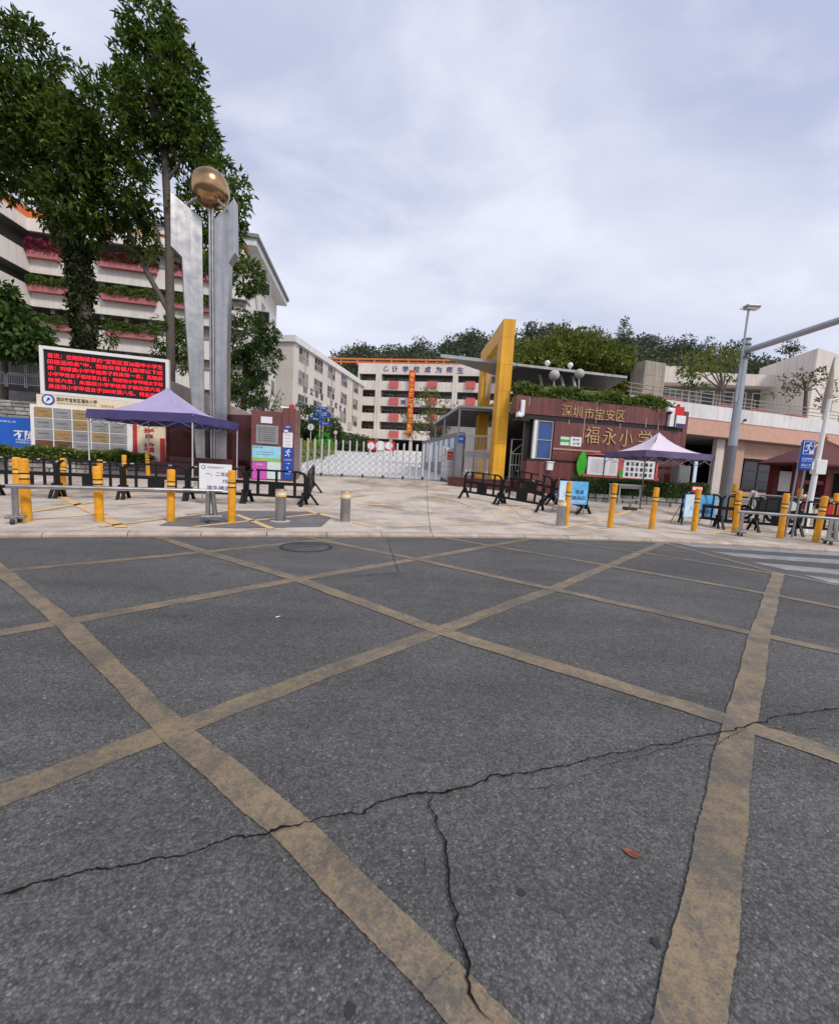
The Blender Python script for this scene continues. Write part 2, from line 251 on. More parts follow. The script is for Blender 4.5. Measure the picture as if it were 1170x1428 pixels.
def link(name, me, m, parent=None, bevel=0.):
    if m is not None and not me.materials: me.materials.append(M[m] if isinstance(m, str) else m)
    o = bpy.data.objects.new(name, me); COL.objects.link(o)
    if parent is not None: o.parent = parent
    if bevel:
        b = o.modifiers.new('bevel', 'BEVEL'); b.width = bevel; b.segments = 2; b.limit_method = 'ANGLE'
    return o
def tag(o, label=None, cat=None, group=None, kind=None):
    if label: o['label'] = label
    if cat: o['category'] = cat
    if group: o['group'] = group
    if kind: o['kind'] = kind
    return o
def thing(name, label, cat, loc=(0, 0, 0), rz=0., group=None):
    o = bpy.data.objects.new(name, None); o.empty_display_size = .2; COL.objects.link(o); o.location = loc; o.rotation_euler = (0, 0, rz)
    return tag(o, label, cat, group)
def dup(root, loc, rz=0., label=None, scale=None, tilt=(0, 0)):
    r = root.copy(); COL.objects.link(r); r.location = loc; r.rotation_euler = (tilt[0], tilt[1], rz)
    if scale: r.scale = scale
    if label: r['label'] = label
    for ch in list(root.children):
        c = ch.copy(); COL.objects.link(c); c.parent = r
        for g in list(ch.children):
            d = g.copy(); COL.objects.link(d); d.parent = c
    return r
class Frame:
    """a vertical facade plane: local x along it, local y away from the camera, local z up"""
    def __init__(s, p0, p1, z0):
        s.x0, s.y0, s.z0 = p0[0], p0[1], z0; dx, dy = p1[0] - p0[0], p1[1] - p0[1]; s.len = math.hypot(dx, dy); s.dx, s.dy = dx / s.len, dy / s.len
        s.rz = math.atan2(dy, dx); s.loc = (s.x0, s.y0, z0)
    def uv(s, px, py, off=0.):
        d = ray(px, py); nx, ny = -s.dy, s.dx; t = ((s.x0 + nx * off) * nx + (s.y0 + ny * off) * ny) / (d.x * nx + d.y * ny); p = Vector((0, 0, CAMH)) + d * t
        return (p.x - s.x0) * s.dx + (p.y - s.y0) * s.dy, p.z - s.z0
    def u(s, px, py=600): return s.uv(px, py)[0]
    def world(s, u, y, z): return Vector((s.x0 + s.dx * u - s.dy * y, s.y0 + s.dy * u + s.dx * y, s.z0 + z))
    def local(s, p):
        qx, qy = p[0] - s.x0, p[1] - s.y0; return Vector((qx * s.dx + qy * s.dy, -qx * s.dy + qy * s.dx, p[2] - s.z0))

_tc = {}
def text_mesh(body, bold):
    if (body, bold) in _tc: return _tc[(body, bold)]
    c = bpy.data.curves.new('lettering', 'FONT'); c.body = body; c.align_x = 'CENTER'; c.align_y = 'CENTER'; c.resolution_u = 2; c.offset = bold; c.fill_mode = 'FRONT'
    o = bpy.data.objects.new('lettering', c); COL.objects.link(o)
    me = bpy.data.meshes.new_from_object(o); bpy.data.objects.remove(o); bpy.data.curves.remove(c)
    n = len(me.vertices); a = np.empty(n * 3); me.vertices.foreach_get('co', a); a = a.reshape(-1, 3)
    lo, hi = a.min(0), a.max(0); me2 = (a - (lo + hi) / 2, hi - lo, [tuple(p.vertices) for p in me.polygons]); bpy.data.meshes.remove(me)
    _tc[(body, bold)] = me2; return me2
def text(body, w, h, x, y, z, m, parent, name='lettering', bold=0.0, depth=0., rot=0.):
    """flat or raised lettering, centred, in a local facade plane facing -y; w or h may be None"""
    co, dim, fs = text_mesh(body, bold)
    sx = w / dim[0] if w else h / dim[1]; sz = h / dim[1] if h else sx
    cr, sr = math.cos(rot), math.sin(rot)
    pts = [(x + (p[0] * sx) * cr - (p[1] * sz) * sr, y, z + p[0] * sx * sr + p[1] * sz * cr) for p in co]
    mb = MB(); mb.add(pts, fs)
    if depth:
        from collections import Counter
        ed = {}
        for f in fs:
            for i in range(len(f)):
                e = (f[i], f[(i + 1) % len(f)]); ed[e] = 1
        n = len(pts); side = [(b, a, a + n, b + n) for (a, b) in ed if (b, a) not in ed]
        mb.v += [(p[0], p[1] + depth, p[2]) for p in pts]; mb.f += side; mb.sm += [False] * len(side)
    o = mb.build(name, m, parent)
    if len(body) > 1: o['kind'] = 'stuff'
    return o

def np_mesh(name, v, f, m, parent=None, kind=None):
    me = bpy.data.meshes.new(name); nv, nf = len(v), len(f); k = f.shape[1]
    me.vertices.add(nv); me.vertices.foreach_set('co', v.astype(np.float32).ravel())
    me.loops.add(nf * k); me.loops.foreach_set('vertex_index', f.astype(np.int32).ravel())
    me.polygons.add(nf); me.polygons.foreach_set('loop_start', np.arange(0, nf * k, k, dtype=np.int32)); me.update(calc_edges=True); me.validate()
    o = link(name, me, m, parent)
    if kind: o['kind'] = kind
    return o
def unit(a): return a / np.maximum(np.linalg.norm(a, axis=-1, keepdims=True), 1e-6)
def leaves(base, dirs, length, width, fold=.25):
    """rhombic leaves: base points, pointing directions -> verts, quads"""
    n = len(base); d = unit(dirs); up = rng.normal(size=(n, 3)) * .5 + np.array([0, 0, 1.]); side = unit(np.cross(d, up)); nr = np.cross(side, d)
    L = (length * rng.uniform(.7, 1.25, n))[:, None]; W = (width * rng.uniform(.75, 1.25, n))[:, None]
    v = np.stack([base, base + d * L * .45 + side * W * .5 + nr * W * fold, base + d * L - nr * L * .12, base + d * L * .45 - side * W * .5 + nr * W * fold], 1).reshape(-1, 3)
    return v, np.arange(n * 4).reshape(-1, 4)
def lobe_leaves(lobes, dens, per, length, width, shell=.55, droop=.35, up=.1):
    """leaf rosettes through ellipsoid lobes [(centre, radii)]; most near the surface"""
    B, D = [], []
    for c, r in lobes:
        c = np.array(c); r = np.array(r); area = (r[0] * r[1] + r[1] * r[2] + r[0] * r[2]) * 4 / 3 * math.pi
        n = max(6, int(area * dens)); q = unit(rng.normal(size=(n, 3))); rad = rng.uniform(shell ** 3, 1.12, n) ** (1 / 3.)
        nz = 1 + .14 * np.sin(q[:, 0] * 5 + c[0]) * np.sin(q[:, 1] * 6 + c[1] * 2) + .12 * np.sin(q[:, 2] * 7 + c[2])
        p = c + q * r * (rad * nz)[:, None]
        out = unit(q / r)
        for k in range(per):
            d = out * .75 + rng.normal(size=(n, 3)) * .65; d[:, 2] += up - droop * rng.uniform(0, 1.6, n)
            B.append(p + rng.normal(size=(n, 3)) * length * .25); D.append(d)
    return leaves(np.concatenate(B), np.concatenate(D), length, width)
def box_leaves(x0, x1, y0, y1, z0, z1, n, length, width, wob=.06):
    """a clipped or loose hedge: leaves near the surface of a box (not its underside)"""
    p = rng.uniform(0, 1, (n, 3)); face = rng.integers(0, 5, n); dirs = rng.normal(size=(n, 3)) * .6
    areas = np.array([(x1 - x0) * (z1 - z0), (x1 - x0) * (y1 - y0) * 1.2, (y1 - y0) * (z1 - z0), (y1 - y0) * (z1 - z0), (x1 - x0) * (z1 - z0) * .3]); face = rng.choice(5, n, p=areas / areas.sum())
    e = rng.uniform(0, .16, n)
    p[face == 0, 1] = e[face == 0]; dirs[face == 0, 1] -= .8
    p[face == 1, 2] = 1 - e[face == 1]; dirs[face == 1, 2] += .8
    p[face == 2, 0] = e[face == 2] * .1; dirs[face == 2, 0] -= .8
    p[face == 3, 0] = 1 - e[face == 3] * .1; dirs[face == 3, 0] += .8
    p[face == 4, 1] = 1 - e[face == 4]; dirs[face == 4, 1] += .8
    v = np.array([x0, y0, z0]) + p * np.array([x1 - x0, y1 - y0, z1 - z0])
    v[:, 2] += wob * (np.sin(v[:, 0] * 3.1 + v[:, 1]) + np.sin(v[:, 0] * 7.3) * .6) * (p[:, 2] > .6); v[:, 1] += wob * .6 * np.sin(v[:, 0] * 4.3 + v[:, 2] * 5)
    v += rng.normal(size=(n, 3)) * wob * .3
    return leaves(v, dirs, length, width)

# ================================================================== SETTING
KP = [(-70, -18.5)] + [tuple(gp(x, y)[:2]) for x, y in [(0, 744), (150, 743), (300, 743), (500, 744), (700, 746), (860, 750), (1020, 757), (1170, 767)]] + [(30, 8.2), (80, 7)]
KX = [p[0] for p in KP]; KY = [p[1] for p in KP]
def ky(x): return float(np.interp(x, KX, KY))
HPX = [-400, -150, -60, -48, 0, 30, 67, 115, 150, 184, 240, 330, 500]; HPZ = [6, 14, 36, 43, 53, 59, 63, 62, 58, 55, 50, 44, 30]
def terrain(x, y):
    if y < 100: z = hz(x, y) - .25 if y > ky(x) else -.25
    else:
        z = hz(x, 100) - .25; k = sstep(100, 235, min(y, 235)); fall = 1 - .5 * sstep(240, 420, y)
        z += float(np.interp(x * 230 / max(y, 120), HPX, HPZ)) * k * fall + (1.6 * math.sin(x * .07 + y * .05) + 1.2 * math.sin(x * .13 - y * .03)) * k
    return z
xs = [-3000, -1200, -500] + list(range(-300, 401, 20)) + [700, 1500, 3000]; ys = [-3000, -800, -200, -60, -20, 0, 4, 6, 8, 10, 12, 14, 17, 21, 25, 30, 40, 55, 70, 85, 100] + list(range(108, 300, 8)) + [330, 380, 430, 600, 1200, 3000]
v = [(x, y, terrain(x, y)) for y in ys for x in xs]; nx = len(xs)
mb = MB(); mb.add(v, [(j * nx + i, j * nx + i + 1, (j + 1) * nx + i + 1, (j + 1) * nx + i) for j in range(len(ys) - 1) for i in range(nx - 1)], True)
tag(mb.build('ground', 'hill_soil'), kind='structure')

mb = MB(); kx = sorted(set([-70, -40, -20, -10] + KX + [-14, 14, 20, 50]))
top = [(x, ky(x), 0) for x in kx]; bot = [(x, -40, 0) for x in kx]; n = len(kx)
mb.add(bot + top, [(i, i + 1, n + i + 1, n + i) for i in range(n - 1)])
road = tag(mb.build('road', 'asphalt'), 'grey asphalt road with worn yellow cross-hatching', kind='structure')

def strip(pts, w, z, name, m, jit=.0022, step=.016, parent=road):
    """a painted band along ground points with slightly ragged edges"""
    P = [Vector((p[0], p[1])) for p in pts]; S = []
    for a, b in zip(P[:-1], P[1:]):
        k = max(1, int((b - a).length / step)); S += [a.lerp(b, i / k) for i in range(k)]
    S.append(P[-1]); vs = []
    for i, p in enumerate(S):
        d = (S[min(i + 1, len(S) - 1)] - S[max(i - 1, 0)]).normalized(); nrm = Vector((-d.y, d.x))
        for sgn in (-1, 1):
            wob = .004 * math.sin(i * .047 * sgn + w * 90) + .003 * math.sin(i * .19 + sgn) - (random.random() < .03) * random.uniform(0, .007); q = p + nrm * sgn * (w / 2 + random.uniform(-jit, jit) + wob); vs.append((q.x, q.y, z if not callable(z) else z(q.x, q.y)))
    mb = MB(); mb.add(vs, [(2 * i, 2 * i + 2, 2 * i + 3, 2 * i + 1) for i in range(len(S) - 1)])
    o = mb.build(name, m, parent); return o
def G(*pts): return [gp(x, y, True) for x, y in pts]
def ext(pts, a=0., b=0.):
    pts = [Vector((p[0], p[1], 0)) for p in pts]
    if a: pts.insert(0, pts[0] + (pts[0] - pts[1]).normalized() * a)
    if b: pts.append(pts[-1] + (pts[-1] - pts[-2]).normalized() * b)
    return pts
pp = G((325, 756), (420, 747), (540, 749), (553, 772), (566, 798), (470, 806), (400, 808), (335, 782))
mb = MB(); mb.add([(p.x, p.y, .0015) for p in pp], [tuple(range(len(pp)))]); mb.build('asphalt_patch', 'asphalt_patch', road)
for pts, a, b, wd in [(G((0, 1110), (240, 1018), (612, 880), (770, 822), (925, 757)), 1.2, 0, .14), (G((0, 883), (90, 868), (415, 808), (580, 780), (735, 752)), 3, 0, .15), (G((0, 797), (285, 770), (410, 757), (510, 747)), 3, 0, .14)]:
    strip(ext(pts, a, b), wd, .003, 'yellow_line', 'line')
for pts, a, b, wd in [(G((0, 795), (95, 872), (240, 1018), (400, 1150), (650, 1405)), 3, .6, .122), (G((205, 744), (285, 770), (415, 808), (612, 880), (1016, 1005), (1170, 1056)), 0, 2, .15),
                      (G((420, 748), (580, 780), (770, 822), (1065, 887), (1170, 910)), 0, 4, .14), (G((606, 748), (847, 789), (1078, 830), (1170, 848)), 0, 4, .13), (G((925, 757), (1083, 799), (1170, 817)), 0, 4, .13), (G((770, 753), (900, 772), (1078, 800)), 0, 0, .11)]:
    strip(ext(pts, a, b), wd, .0055, 'yellow_line', 'line')
strip(ext(G((1085, 800), (1060, 886), (1032, 1010), (960, 1428)), 0, .6), .142, .008, 'yellow_line', 'line')
for q in [((940, 757), (1170, 771), (1170, 777), (968, 763)), ((990, 769), (1170, 781), (1170, 789), (1030, 777)), ((1048, 784), (1170, 795), (1170, 803), (1095, 795)), ((1120, 802), (1170, 808), (1170, 817), (1158, 813))]:
    a, b, c, d = G(*q); e = (b - a).normalized() * 5; mb = MB(); mb.add([(p.x, p.y, .004) for p in (a, b + e, c + e, d)], [(3, 2, 1, 0)]); mb.build('crossing_stripe', 'white_line', road)
def crack(px, wd, name='crack'):
    P = G(*px); S = [P[0]]; off = 0.
    for a, b in zip(P[:-1], P[1:]):
        k = max(1, int((b - a).length / .009)); nn = Vector((-(b - a).y, (b - a).x, 0)).normalized()
        for i in range(1, k + 1):
            off = off * .86 + random.gauss(0, .0034); S.append(a.lerp(b, i / k) + nn * off)
    vs = []; wl = wr = wd
    for i, p in enumerate(S):
        d = (S[min(i + 2, len(S) - 1)] - S[max(i - 2, 0)]); nn = Vector((-d.y, d.x, 0)).normalized(); tp = min(1, (i + 1) / 14, (len(S) - i) / 14)
        wl = max(.15 * wd, wl * .6 + .4 * wd * abs(random.gauss(.55, .55))); wr = max(.15 * wd, wr * .6 + .4 * wd * abs(random.gauss(.55, .55)))
        if random.random() < .04: wl += wd * random.uniform(.5, 1.6)      # a crumbled chip
        if random.random() < .04: wr += wd * random.uniform(.5, 1.6)
        vs += [(p.x - nn.x * wl * tp, p.y - nn.y * wl * tp, .0110), (p.x + nn.x * wr * tp, p.y + nn.y * wr * tp, .0110)]
    mb = MB(); mb.add(vs, [(2 * i, 2 * i + 2, 2 * i + 3, 2 * i + 1) for i in range(len(S) - 1)]); mb.build(name, 'crack', road)
crack([(-40, 1262), (0, 1250), (60, 1232), (120, 1218), (180, 1210), (215, 1198), (265, 1190), (300, 1180), (355, 1168), (415, 1155), (440, 1145), (500, 1138), (530, 1122), (560, 1112), (585, 1107), (608, 1110), (640, 1105), (690, 1085), (740, 1078), (800, 1068), (850, 1056), (900, 1047), (950, 1035), (1000, 1025), (1030, 1017), (1070, 1005), (1110, 998), (1170, 990), (1230, 982)], .0045)
crack([(608, 1106), (598, 1122), (612, 1150), (625, 1175), (622, 1200), (625, 1235), (635, 1270), (638, 1310), (650, 1340), (655, 1390), (690, 1440)], .0048)
crack([(700, 1107), (760, 1100), (800, 1095), (850, 1068), (880, 1060), (930, 1046), (1000, 1040), (1042, 1016)], .0016)
crack([(582, 1160), (590, 1200), (593, 1230), (600, 1270)], .0013)
crack([(1050, 1016), (1100, 1017), (1170, 1022)], .0018)
crack([(640, 1345), (600, 1375), (560, 1400)], .0012)
crack([(540, 752), (548, 775), (556, 800)], .004); crack([(536, 748), (565, 757), (600, 760)], .004); crack([(556, 800), (500, 803), (430, 808)], .003)
for px, rr in [((727, 1247), .014), ((915, 1318), .012), ((488, 1412), .015)]:
    c = gp(*px, True); mb = MB(); k = 14
    mb.add([(c.x + rr * (1 + random.uniform(-.3, .3)) * math.cos(i * 2 * math.pi / k), c.y + rr * (1 + random.uniform(-.3, .3)) * math.sin(i * 2 * math.pi / k), .005) for i in range(k)], [tuple(range(k))]); mb.build('tar_spot', 'tar', road)

gx_ = [-12 + .5 * i for i in range(52)]
strip([(x, ky(x) - .075, 0) for x in gx_], .10, .0025, 'gutter_dust', paint_mat('gutter_dust', (.20, .165, .125), (.11, .10, .09), .6, .2), .02, .05)
# pavement of large concrete slabs, ramping up towards the gate
mb = MB(); gx = [-70, -40, -28] + [-24 + 2 * i for i in range(28)] + [40, 80]; gy = [0, .05, .1, .2, .35, .5, .65, .8, 1]
def py_(x, t): k = ky(x) + .1; return k + (24 - k) * t
mb.add([(x, py_(x, t), hz(x, py_(x, t)) - .09) for t in gy for x in gx], [(j * len(gx) + i, j * len(gx) + i + 1, (j + 1) * len(gx) + i + 1, (j + 1) * len(gx) + i) for j in range(len(gy) - 1) for i in range(len(gx) - 1)])
pav = tag(mb.build('pavement', 'concrete_dark'), kind='structure')
tg = [0, .13, .28, .46, .66, .84, 1.0]; sxs = [-32, -26, -22] + [-19 + 2.75 * i for i in range(16)] + [26, 32]
for i in range(len(sxs) - 1):
    for j in range(len(tg) - 1):
        x0, x1 = sxs[i] + .007, sxs[i + 1] - .007; k = 3; rows = []
        def yy(x, t): kk = ky(x) + .22; return kk + (22 - kk) * t
        dz = random.uniform(-.004, .004)
        for q in range(k + 1):
            t = tg[j] + (tg[j + 1] - tg[j]) * q / k
            for x in (x0, x1):
                y = yy(x, t) + (.007 if q == 0 else -.007 if q == k else 0); rows.append((x, y, hz(x, y) + dz))
        low = [(a, b, c - .1) for a, b, c in rows]; n = len(rows); mb = MB()
        fs = [(2 * q, 2 * q + 1, 2 * q + 3, 2 * q + 2) for q in range(k)]; fs += [(0, n, n + 1, 1), (n - 2, n - 1, 2 * n - 1, 2 * n - 2)] + [(2 * q, 2 * q + 2, n + 2 * q + 2, n + 2 * q) for q in range(k)] + [(2 * q + 1, n + 2 * q + 1, n + 2 * q + 3, 2 * q + 3) for q in range(k)]
        mb.add(rows + low, fs); mb.build('paving_slab', 'concrete', pav)
# kerb of single stones
kr = tag(bpy.data.objects.new('kerb', None), kind='structure'); COL.objects.link(kr)
x = -17.0
while x < 22:
    x1 = x + .96; a0, a1 = ky(x), ky(x1); d = Vector((x1 - x, a1 - a0, 0)).normalized(); nn = Vector((-d.y, d.x, 0)); A = Vector((x, a0, 0)) + d * .006; B = Vector((x1, a1, 0)) - d * .006; dz = random.uniform(-.004, .004)
    prof = [(-.02, -.05), (-.02, .03), (.02, .062 + dz), (.21, .064 + dz), (.21, -.05)]
    mb = MB(); mb.prism([A + nn * q + Vector((0, 0, z)) for q, z in prof], B - A); mb.build('kerb_stone', 'kerb', kr); x = x1
# faded yellow lines and a darker patch on the pavement
def gstrip(p, q, wd, name='yellow_line', m='plaza_line', lift=.008):
    strip([gp(*p), gp(*q)], wd * 1.3, lambda a, b: hz(a, b) + lift, name, m, .008, .12, pav)
for p, q, wd in [((30, 716), (262, 666), .11), ((85, 692), (172, 736), .13), ((165, 705), (300, 690), .09), ((30, 726), (150, 717), .08), ((140, 735), (320, 712), .08), ((330, 718), (380, 738), .10), ((270, 735), (450, 716), .09), ((345, 685), (520, 735), .10), ((345, 700), (440, 690), .09), ((430, 700), (640, 680), .07), ((490, 702), (545, 705), .12), ((600, 690), (760, 730), .07), ((690, 716), (760, 702), .08), ((770, 705), (690, 705), .08), ((790, 735), (880, 712), .12), ((560, 735), (760, 728), .06), ((835, 737), (1000, 712), .08), ((990, 745), (1040, 730), .1), ((520, 676), (650, 687), .06)]:
    gstrip(p, q, wd)
pp = [gp(*q) for q in [(222, 733), (262, 717), (330, 712), (440, 714), (462, 722), (448, 735), (330, 737)]]
mb = MB(); mb.add([(p.x, p.y, p.z + .004 + .002) for p in pp], [tuple(range(len(pp)))]); mb.build('dark_patch', 'concrete_dark', pav)
# driveway climbing behind the gate
mb = MB(); ysd = [20.5 + 2.5 * i for i in range(28)]
mb.add([(x, y, hz(x, y) + .012) for y in ysd for x in (-9 - .10 * (y - 20), 5.5 + .12 * (y - 20))], [(2 * i, 2 * i + 1, 2 * i + 3, 2 * i + 2) for i in range(len(ysd) - 1)])
tag(mb.build('driveway', 'drive'), kind='structure')

# ------------------------------------------------------------------ hill wood
P = []
for k in range(1500):
    y = random.uniform(118, 250); x = random.uniform(-.42, 1.12) * y
    P.append((x, y, terrain(x, y)))
lobes = []
for x, y, z in P:
    h = random.uniform(6, 10); r = random.uniform(2.2, 3.6)
    for q in range(3): lobes.append(((x + random.uniform(-1.8, 1.8), y + random.uniform(-1.8, 1.8), z + h - random.uniform(0, 3.5)), (r, r, r * random.uniform(.7, 1.1))))
vv, ff = lobe_leaves(lobes, .26, 1, 1.5, .8, .5, .1, .3)
tag(np_mesh('hillside_wood', vv, ff, 'leaf_hill_hazed'), 'dense dark green wood covering the hill behind the school', 'woodland', kind='stuff')

# ------------------------------------------------------------------ trees
def tree(name, label, cat_, loc, trunks, lobes, leafm, barkm, dens, per, L, W, group=None, shell=.55, droop=.35, up=.1, extra=None):
    """lobes and trunks in world metres"""
    t = thing(name, label, cat_, loc, 0, group); o = Vector(loc)
    mb = MB()
    for path, rs in trunks: mb.tube([Vector(p) - o for p in path], rs, 9)
    mb.build('trunk', barkm, t)
    lb = [(tuple(Vector(c) - o), r) for c, r in lobes]
    vv, ff = lobe_leaves(lb, dens, per, L, W, shell, droop, up); np_mesh('crown', vv, ff, leafm, t)
    return t
LOBE = .84
def PL(Y, *ls):   # lobes given as photo px centre, px radii, depth offset
    out = []
    for (px, py, rx, ry, dy) in ls:
        c = at(px, py, Y + dy); s = (Y + dy) / FPX; out.append((tuple(c), (rx * s * LOBE, (rx + ry) * .5 * s * LOBE, ry * s * LOBE)))
    return out
def scatter_branches(Y, base, lobes, r0):
    out = []
    for c, r in lobes:
        c = Vector(c); m = base.lerp(c, .55) + Vector((random.uniform(-.3, .3), random.uniform(-.3, .3), .5)); out.append(([base, m, c], [r0, r0 * .6, r0 * .25]))
    return out
Y1 = 21.5; LOBE = .78
def gtree(px, Y): p = at(px, 600, Y); return (p.x, p.y, hz(p.x, p.y))
lb = PL(Y1, (-40, 110, 70, 60, 0), (36, 78, 48, 50, 0), (20, 150, 66, 58, -.6), (82, 165, 36, 46, .4), (-20, 220, 60, 50, .3), (60, 220, 62, 50, 0), (120, 210, 45, 55, -.8), (150, 165, 48, 50, -.8), (105, 280, 50, 42, -.6), (165, 250, 45, 40, -.2), (75, 285, 32, 35, .2), (110, 325, 42, 26, -.2), (-60, 170, 60, 60, 0), (85, 195, 60, 60, 0), (140, 300, 30, 25, 0))
tb = gtree(128, Y1); fork = at(108, 345, Y1); mid = at(118, 440, Y1)
t1 = tree('ivy_clad_tree', 'tall dark tree with ivy-covered trunk behind the red LED screen', 'tree', tb, [([tb, mid, fork, at(100, 250, Y1), at(80, 150, Y1)], [.36, .33, .30, .2, .1])] + scatter_branches(Y1, fork, lb, .12), lb, 'leaf_a', 'bark', 8.5, 7, .36, .12)
ivl = [(tuple(Vector(tb).lerp(Vector(fork), k / 22) - Vector(tb) + Vector((random.uniform(-.1, .1), 0, 0))), (.50 + .1 * random.random(), .5, .45)) for k in range(6, 23)]
vv, ff = lobe_leaves(ivl, 55, 3, .17, .12, .75, .5); np_mesh('ivy', vv, ff, 'leaf_ivy', t1)
Y2 = 22.5
lb = PL(Y2, (208, 35, 40, 48, 0), (202, 95, 44, 46, 0), (240, 60, 20, 40, .3), (172, 128, 30, 30, -.4), (250, 110, 34, 50, 0), (225, 160, 55, 50, 0), (265, 160, 36, 45, .2), (285, 205, 26, 36, 0), (245, 205, 45, 32, .4), (190, 205, 26, 36, -.3), (205, 300, 18, 34, .8), (185, 310, 22, 32, .4), (310, 245, 24, 24, .2), (335, 270, 12, 26, .2), (275, 300, 30, 50, .8), (345, 385, 24, 34, 1.2), (300, 350, 30, 45, 1.2), (205, 350, 18, 18, 0), (325, 310, 16, 40, 1))
tb = gtree(238, Y2)
t2 = tree('tall_tree', 'tall straight tree with bare forked trunk behind the steel sculpture', 'tree', tb, [([tb, at(238, 480, Y2), at(236, 330, Y2), at(230, 220, Y2), at(208, 140, Y2), at(205, 60, Y2)], [.24, .22, .2, .17, .1, .05]), ([at(238, 438, Y2), at(208, 385, Y2), at(180, 325, Y2), at(172, 270, Y2)], [.15, .13, .11, .05]), ([at(234, 250, Y2), at(250, 228, Y2), at(268, 190, Y2)], [.09, .07, .03]), ([at(236, 370, Y2), at(222, 335, Y2), at(216, 300, Y2)], [.1, .07, .03])] + scatter_branches(Y2, at(222, 190, Y2), lb[:9], .08), lb, 'leaf_b', 'bark_grey', 7.5, 7, .36, .12)
LOBE = .9
lb = PL(24, (340, 470, 44, 32, 0), (365, 500, 26, 26, 0), (330, 520, 30, 34, 0), (372, 465, 18, 20, 0), (345, 545, 28, 24, 0))
tb = gtree(340, 24)
tree('round_bush_tree', 'dense dark round tree right of the steel sculpture', 'tree', tb, [([tb, at(340, 540, 24), at(345, 480, 24)], [.2, .16, .08])], lb, 'leaf_c', 'bark', 14, 6, .26, .09)
lb = PL(26, (372, 575, 22, 20, 0), (358, 560, 16, 18, 0), (385, 560, 14, 16, 0))
tb = gtree(368, 26)
tree('bare_twiggy_tree', 'thin greyish twiggy tree behind the dark red gate pier', 'tree', tb, [([tb, at(370, 590, 26), at(366, 545, 26)], [.1, .07, .03])] + scatter_branches(26, at(370, 592, 26), lb, .05) + [([at(370, 588, 26), at(370 + a, 560, 26), at(370 + 1.7 * a, 540, 26)], [.04, .03, .012]) for a in (-14, -7, 6, 13)], lb, 'leaf_dull', 'bark_grey', 5, 3, .22, .07)
lb = PL(19, (15, 460, 46, 30, 0), (-20, 440, 50, 40, .5), (45, 478, 30, 16, -.3), (0, 420, 26, 25, .5), (10, 485, 50, 12, -.3))
tb = gtree(5, 19.5)
tree('broadleaf_shrub_tree', 'low broad-leaved tree above the fence at the left edge', 'tree', tb, [([tb, at(6, 560, 19.5), at(8, 470, 19.3)], [.18, .15, .08])], lb, 'leaf_c', 'bark', 16, 5, .34, .17, droop=.6)
lb = PL(23, (232, 468, 20, 26, 0), (225, 500, 18, 20, 0), (252, 470, 10, 30, .5), (148, 466, 14, 16, 0), (255, 500, 10, 25, .5))
tb = gtree(236, 23.2)
tree('young_leafy_tree', 'small leafy tree close behind the right end of the LED screen', 'tree', tb, [([tb, at(236, 560, 23.1), at(234, 470, 23.1)], [.1, .08, .04])], lb, 'leaf_b', 'bark', 9, 5, .3, .1)
# trees inside the school
Y = 30; LOBE = .93
lb = PL(Y, (800, 510, 70, 40, 0), (750, 520, 40, 36, -1), (850, 520, 36, 38, 0), (795, 500, 45, 26, .5), (825, 508, 40, 30, -1), (760, 545, 36, 26, -1), (830, 548, 46, 28, -1), (785, 548, 40, 30, -.5), (735, 500, 22, 22, .5), (865, 545, 22, 30, 0))
tb = gtree(800, Y)
tree('rounded_olive_tree', 'large rounded olive green tree rising behind the maroon entrance wall', 'tree', tb, [([tb, at(800, 600, Y), at(800, 520, Y)], [.35, .3, .15])] + scatter_branches(Y, at(800, 590, Y), lb, .14), lb, 'leaf_olive', 'bark', 16, 5, .32, .13, droop=.2, up=.25)
Y = 33; LOBE = .9
lb = PL(Y, (595, 560, 26, 9, 0), (610, 580, 26, 9, -.5), (580, 585, 22, 9, .5), (600, 600, 24, 9, 0), (622, 565, 14, 7, .5), (575, 605, 14, 7, 0), (600, 545, 16, 6, 0), (618, 598, 12, 8, 0))
tb = gtree(601, Y)
tree('layered_young_tree', 'thin young tree with layered leaves in front of the school block', 'tree', tb, [([tb, at(602, 600, Y), at(598, 545, Y)], [.1, .08, .03])] + scatter_branches(Y, at(602, 610, Y), lb, .04), lb, 'leaf_olive', 'bark', 6, 4, .24, .10, droop=.1, up=.2)
for px, py, rx, ry, YY, lab in [(428, 590, 24, 26, 44, 'dark conifer-like shrub behind the round white speed sign'), (490, 618, 36, 12, 62, 'dark rounded shrub row end below the wing windows'), (455, 600, 22, 20, 52, 'dark green shrub under the blue direction signs'), (512, 622, 20, 9, 70, 'low dark shrub at the foot of the school block')]:
    lb = PL(YY, (px, py, rx, ry, 0), (px - rx * .5, py + ry * .35, rx * .6, ry * .6, -.4), (px + rx * .55, py + ry * .4, rx * .6, ry * .6, .3)); tb = gtree(px, YY)
    tree('garden_shrub', lab, 'shrub', tb, [([tb, at(px, py + ry * .5, YY), at(px, py, YY)], [.12, .1, .05])], lb, 'leaf_c', 'bark', 9, 4, .4, .16, 'shrubs along the school drive')
